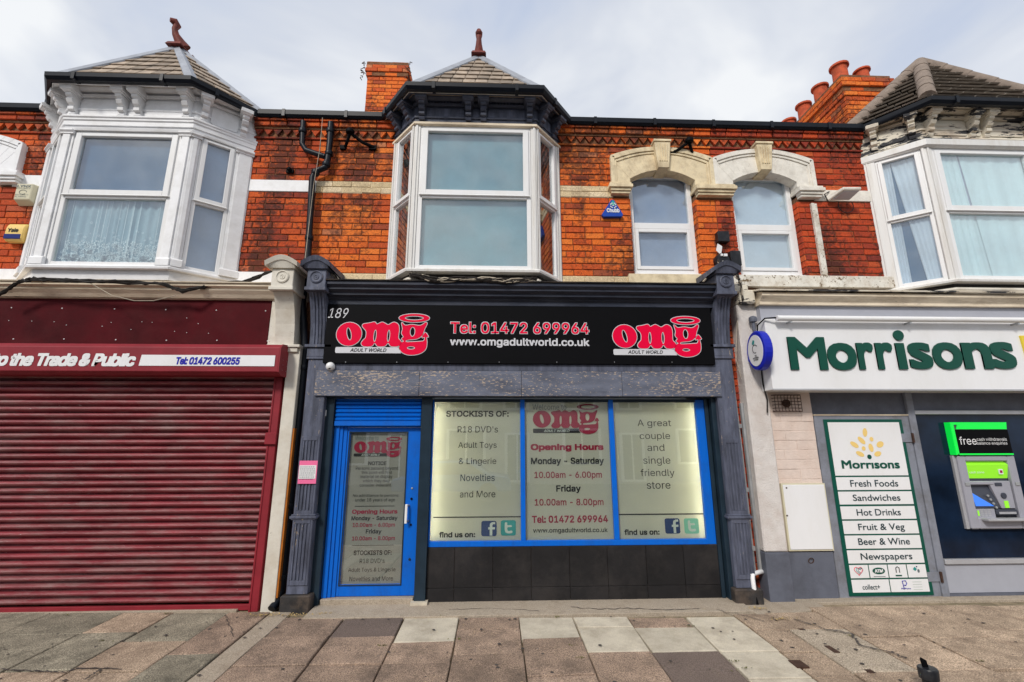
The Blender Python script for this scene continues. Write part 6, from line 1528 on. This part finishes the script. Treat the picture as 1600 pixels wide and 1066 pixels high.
# blue triangular alarm sign
p = on(957, 325, -.06)
BT = thing('alarm_box', 'blue triangular alarm sounder with white lettering left of the first arched window', 'alarm box', (p.x, 0, p.z))
def tri(s, y0, y1, m, nm, dz=0):
    a_ = at(957.5, 311, -.06); b_ = at(941, 337, -.06); c_ = at(974, 337, -.06); cx_ = (a_.x+b_.x+c_.x)/3; cz_ = (a_.z+b_.z+c_.z)/3
    pts = []
    for q in (a_, b_, c_):
        for d_ in (-.12, .12):
            r = Vector((q.x-cx_, 0, q.z-cz_)); an = d_; pts.append((cx_+s*(r.x*math.cos(an)-r.z*math.sin(an))*.96, y0, cz_+s*(r.x*math.sin(an)+r.z*math.cos(an))*.96))
    return MB().prism(pts, (0, y1-y0, 0)).build(nm, m, BT, bevel=.006)
tri(1.0, 0, -.055, 'chubbblue', 'casing')
a_ = at(957.5, 311, -.06); MB().prism([(a_.x-.045, -.057, a_.z-.09), (a_.x+.045, -.057, a_.z-.09), (a_.x+.005, -.057, a_.z-.02), (a_.x-.005, -.057, a_.z-.02)], (0, -.002, 0)).build('teal_tip', 'teal', BT)
text('Chubb', (948, 325.5, 968, 332), -.060, 'sign_white', BT, bold=.03)
mb = MB(); X0, X1, Z0, Z1 = rect(953.5, 317, 963, 325, -.06)
for (u0, u1, v0, v1) in ((0, .4, 0, .18), (.6, 1, 0, .18), (0, .4, .82, 1), (.6, 1, .82, 1), (0, .18, 0, .4), (0, .18, .6, 1), (.82, 1, 0, .4), (.82, 1, .6, 1), (.35, .65, .42, .58)): mb.add([(X0+(X1-X0)*a, -.0605, Z0+(Z1-Z0)*b) for a, b in ((u0, v0), (u1, v0), (u1, v1), (u0, v1))], [(0, 1, 2, 3)])
mb.build('emblem', 'sign_white', BT)
# CCTV style dark floodlight brackets under the eaves
def bracket(px, py, flip, label, grp=None):
    p = on(px, py, -.16); t = thing('security_camera', label, 'security camera', (p.x, 0, p.z)); s = -1 if flip else 1
    MB().lathe((p.x, -.16, p.z-.02), [(.03, 0), (.055, .01), (.06, .04), (.045, .065), (.01, .075)], 14).build('camera_head', 'black', t, smooth=True)
    MB().tube([(p.x, -.15, p.z), (p.x+s*.16, -.08, p.z-.10), (p.x+s*.30, -.03, p.z-.13)], .022, 8).build('arm', 'black', t); MB().tube([(p.x, -.15, p.z), (p.x-s*.05, -.10, p.z-.10), (p.x-s*.10, -.02, p.z-.14)], .022, 8).build('arm', 'black', t)
    MB().box(p.x+s*.27-.04, p.x+s*.27+.06, -.04, -.001, p.z-.165, p.z-.10).build('wall_plate', 'black', t, bevel=.004); MB().box(p.x-s*.14-.03, p.x-s*.14+.05, -.04, -.001, p.z-.17, p.z-.11).build('wall_plate', 'black', t, bevel=.004)
bracket(547, 207, False, 'black camera on a forked arm under the eaves, right of the drainpipe'); bracket(1077, 221, True, 'black camera on a forked arm just above the left arched window')
p = on(452, 266, -.04); BK = thing('cable_bracket', 'small black bracket on the red brick left of the downpipe, above the white band', 'bracket', (p.x, 0, p.z)); MB().box(p.x-.05, p.x+.05, -.03, -.001, p.z-.03, p.z+.03).build('plate', 'black', BK, bevel=.005); MB().lathe((p.x, -.05, p.z-.01), [(.022, 0), (.028, .01), (.024, .04)], 10).build('knob', 'black', BK)
# junction boxes above the right console
p = on(1131, 375, -.1); J1 = thing('junction_box', 'black square junction box on the brick between the arched windows', 'junction box', (p.x, 0, p.z)); X0, X1, Z0, Z1 = rect(1122, 361, 1140, 377, -.09); MB().box(X0, X1, -.09, -.001, Z0, Z1).build('casing', 'blackpl', J1, bevel=.006); MB().prism([(X0+.0, -.05, Z0-.02), (X0+.06, -.05, Z0-.06), (X0+.03, -.05, Z0-.19), (X0-.03, -.05, Z0-.12)], (0, -.008, 0)).build('loose_label', 'paper', J1)
p = on(1131, 405, -.1); J2 = thing('meter_dial', 'round dark dial box with pale clips, just left of the oblong black box', 'junction box', (p.x, 0, p.z)); MB().lathe((p.x, -.0, p.z), [(.10, 0), (.10, .07), (.085, .09), (.03, .10)], 20, 'y').build('casing', 'blackpl', J2, smooth=True); MB().box(p.x-.03, p.x+.015, -.115, -.1, p.z-.06, p.z-.03).build('label', 'paper', J2); mb = MB(); mb.box(p.x-.04, p.x-.015, -.12, -.1, p.z+.04, p.z+.07); mb.box(p.x+.0, p.x+.045, -.12, -.1, p.z+.035, p.z+.07); each(mb, 'clip', 'sign_white', J2)
p = on(1150, 403, -.1); J3 = thing('junction_box', 'oblong black junction box tight against the right arched window', 'junction box', (p.x, 0, p.z)); X0, X1, Z0, Z1 = rect(1142.5, 391, 1159, 415, -.09); MB().box(X0, X1, -.09, -.001, Z0, Z1).build('casing', 'blackpl', J3, bevel=.014)
# flood light on the right wall and peeling batten
p = on(1325, 300, -.22); FL = thing('flood_light', 'dirty white flat flood lamp on the brick left of the peeling bay', 'flood light', (p.x, 0, p.z))
a_, b_ = on(1309, 305, -.05), on(1354, 292, -.28)
mb = MB(); mb.hexa([(p.x-.17, -.05, p.z-.04), (p.x+.12, -.08, p.z-.05), (p.x+.17, -.26, p.z+.02), (p.x-.08, -.25, p.z+.02)], [(p.x-.15, -.05, p.z+.05), (p.x+.12, -.08, p.z+.04), (p.x+.17, -.26, p.z+.06), (p.x-.08, -.25, p.z+.06)]); mb.build('lamp_body', 'white_stone', FL, bevel=.01); mb = MB(); mb.hexa([(p.x-.12, -.09, p.z-.045), (p.x+.10, -.11, p.z-.05), (p.x+.14, -.235, p.z+.005), (p.x-.055, -.225, p.z+.005)], [(p.x-.12, -.09, p.z-.03), (p.x+.10, -.11, p.z-.035), (p.x+.14, -.235, p.z+.02), (p.x-.055, -.225, p.z+.02)]); mb.build('lamp_glass', 'alu', FL)
MB().tube([(p.x-.14, -.02, p.z-.03), (p.x-.2, -.05, p.z+.06), (p.x-.1, -.02, p.z+.12)], .008, 5).build('cable', 'wire', FL); MB().tube([(p.x+.1+.11*math.cos(a), -.03, p.z-.10+.11*math.sin(a)) for a in [2.6+i*.42 for i in range(11)]], .006, 5).build('cable', 'wire', FL)
a_, b_ = on(1274, 318, -.03), on(1290, 442, -.03)
xb0 = (a_.x+b_.x)/2; BT_ = thing('timber_batten', 'peeling white upright batten on the dark brick right of the right arched window', 'batten', (xb0, 0, b_.z)); MB().box(xb0-.05, xb0-.005, -.045, -.003, b_.z, a_.z).build('batten', 'peel2', BT_, bevel=.004); MB().box(xb0-.001, xb0+.04, -.03, -.003, b_.z, a_.z).build('batten', 'peel2', BT_, bevel=.004)
# ------------------------------------------------------------------ cables
def cable(name, pts, r, m, label, n=5, sag=.0):
    t = MB(); P2 = []
    for a, b in zip(pts, pts[1:]):
        for i in range(n): 
            s = i/n; q = Vector(a).lerp(Vector(b), s); q.z -= math.sin(PI*s)*sag; P2.append(q)
    P2.append(Vector(pts[-1])); t.tube(P2, r, 5); o = t.build(name, m, smooth=True); tag(o, label, 'cable'); return o
def bundle(name, pts, k, jit, m1, m2, label):
    t = thing(name, label, 'cable', pts[len(pts)//2])
    for i in range(k):
        mb = MB(); P2 = []
        for a, b in zip(pts, pts[1:]):
            for j in range(4): P2.append(Vector(a).lerp(Vector(b), j/4)+Vector((0, R_.uniform(-jit, jit)*.5, R_.uniform(-jit, jit))))
        P2.append(Vector(pts[-1])); mb.tube(P2, R_.uniform(.006, .013), 5); mb.build('wire', m1 if i % 3 else m2, t)
    return t
bundle('cable_bundle', [on(640, 430, -.45), on(680, 438, -.46), on(740, 436, -.46), on(790, 439, -.46), on(832, 436, -.45), on(855, 443, -.3)], 14, .03, 'wire', 'wirepale', 'tangled cables clipped under the sill of the middle bay window')
bundle('cable_bundle', [on(0, 460, -.42), on(30, 440, -.45), on(52, 436, -.45), (on(120, 439, -.48)), on(200, 441, -.48), on(255, 444, -.46), on(285, 455, -.42), on(330, 447, -.35), on(385, 440, -.30), on(425, 424, -.3)], 8, .022, 'wire', 'wire', 'black cables trailing under the white bay window')
cable('pale_cable', [on(140, 442, -.48), on(175, 462, -.47), on(210, 470, -.47), on(240, 470, -.47), on(275, 462, -.46)], .005, 'wirepale', 'thin pale cable sagging over the left cream cornice')
bundle('cable_bundle', [on(500, 412, -.3), on(515, 425, -.32), on(530, 437, -.32), on(548, 442, -.3)], 5, .02, 'wire', 'wirepale', 'loose wires behind the left dark console')
bundle('cable_bundle', [on(1098, 440, -.3), on(1112, 425, -.3), on(1118, 420, -.3)], 5, .02, 'wire', 'wirepale', 'loose wires left of the right dark console')
bundle('cable_bundle', [on(1122, 408, -.15), on(1128, 420, -.3), on(1150, 424, -.3), on(1157, 445, -.3), on(1160, 470, -.3)], 9, .04, 'wire', 'wirepale', 'messy wires hanging round the right dark console from the dial box')
cable('hanging_wire', [on(1152, 500, -.2), on(1150, 560, -.2), on(1158, 590, -.2)], .005, 'wirepale', 'thin pale wire looping down the right side of the right console')
cable('aerial_wire', [on(504, 184, -.18), on(500, 230, -.18), on(490, 290, -.18), on(483, 350, -.18), on(476, 410, -.3)], .004, 'wirepale', 'thin grey wire running down beside the black downpipe')
cable('sign_cable', [on(1189, 575, -.25), on(1192, 600, -.25), on(1199, 625, -.23), on(1199, 645, -.23)], .010, 'wire', 'black cable hanging behind the oval blue sign down the pier')

# ================================================================== stub post on the pavement
g = ground(1466, 1075); PX = g.x; PY = -2.06; gz = gz_(PY)
SP = thing('stub_post', 'short black iron stub with an upright tab at the lower right of the pavement', 'post', (PX, PY, gz))
topc = at(1449, 1043, PY)
mb = MB(); mb.lathe((topc.x, PY, gz), [(.046, -.02), (.046, topc.z-gz-.075), (.060, topc.z-gz-.07), (.062, topc.z-gz-.008), (.057, topc.z-gz)], 20); mb.build('stub', 'blackpl', SP, smooth=True)
mb = MB(); x = topc.x-.01; mb.prism([(x-.015, PY, topc.z-.005), (x+.022, PY, topc.z-.005), (x+.012, PY, topc.z+.045), (x-.018, PY, topc.z+.062), (x-.026, PY, topc.z+.05)], (0, .014, 0)); mb.build('tab', 'black', SP)

# ================================================================== across the street (seen mirrored in the glass)
OPY = -17.0
for i in range(5):
    x0 = -14+i*5.6; t = thing('terraced_house', 'pale house across the street mirrored in glass opposite '+['the far left of the red shutter', 'the red shutter', 'the blue shop', 'the grey side door', 'the cash machine'][i], 'house', (x0+2.8, OPY, 0), 'houses across the street')
    MB().box(x0, x0+5.58, OPY-6, OPY, -.2, 5.6).build('wall', 'render_pale', t)
    MB().prism([(x0, OPY+.3, 5.6), (x0, OPY-3, 7.8), (x0, OPY-6.3, 5.6)], (5.58, 0, 0)).build('roof', 'conc_tile', t)
    for (wx, wz, w, h) in ((.6, .8, 1.7, 1.5), (.6, 3.4, 1.5, 1.4), (3.3, 3.4, 1.1, 1.4), (3.4, .0, 1.0, 2.1)):
        w_o = MB().box(x0+wx-.1, x0+wx+w+.1, OPY, OPY+.08, wz-.1, wz+h+.1).build('window', 'upvc', t)
        for k in range(2): MB().box(x0+wx+k*w/2+.04, x0+wx+(k+1)*w/2-.04, OPY+.081, OPY+.09, wz, wz+h).build('pane', 'dark', w_o)
cr_ = thing('parked_car', 'blue car parked across the street, mirrored in the shop glass', 'car', (-1.5, -11.5, gz_(-3.2)-.15))
zz = gz_(-3.2)-.15
body = [(-2.0, .35), (-2.0, .75), (-1.2, .88), (-.7, 1.35), (.7, 1.38), (1.35, .92), (2.05, .80), (2.1, .35)]
MB().prism([(-1.5+x, -12.3, zz+z) for x, z in body], (0, 1.6, 0)).build('body', 'carblue', cr_, bevel=.05)
MB().prism([(-1.5+x, -10.69, zz+z) for x, z in ((-1.05, .9), (-.62, 1.28), (.6, 1.3), (1.15, .92))], (0, .01, 0)).build('side_window', 'darkglass', cr_)
for wx in (-1.25, 1.3):
    w = MB(); w.lathe((-1.5+wx, -10.75, zz+.32), [(.32, -.1), (.32, .08), (.2, .09)], 20, 'y'); w.build('wheel', 'black', cr_, smooth=True)
for o in bpy.data.objects:
    if '_org' in o: del o['_org']
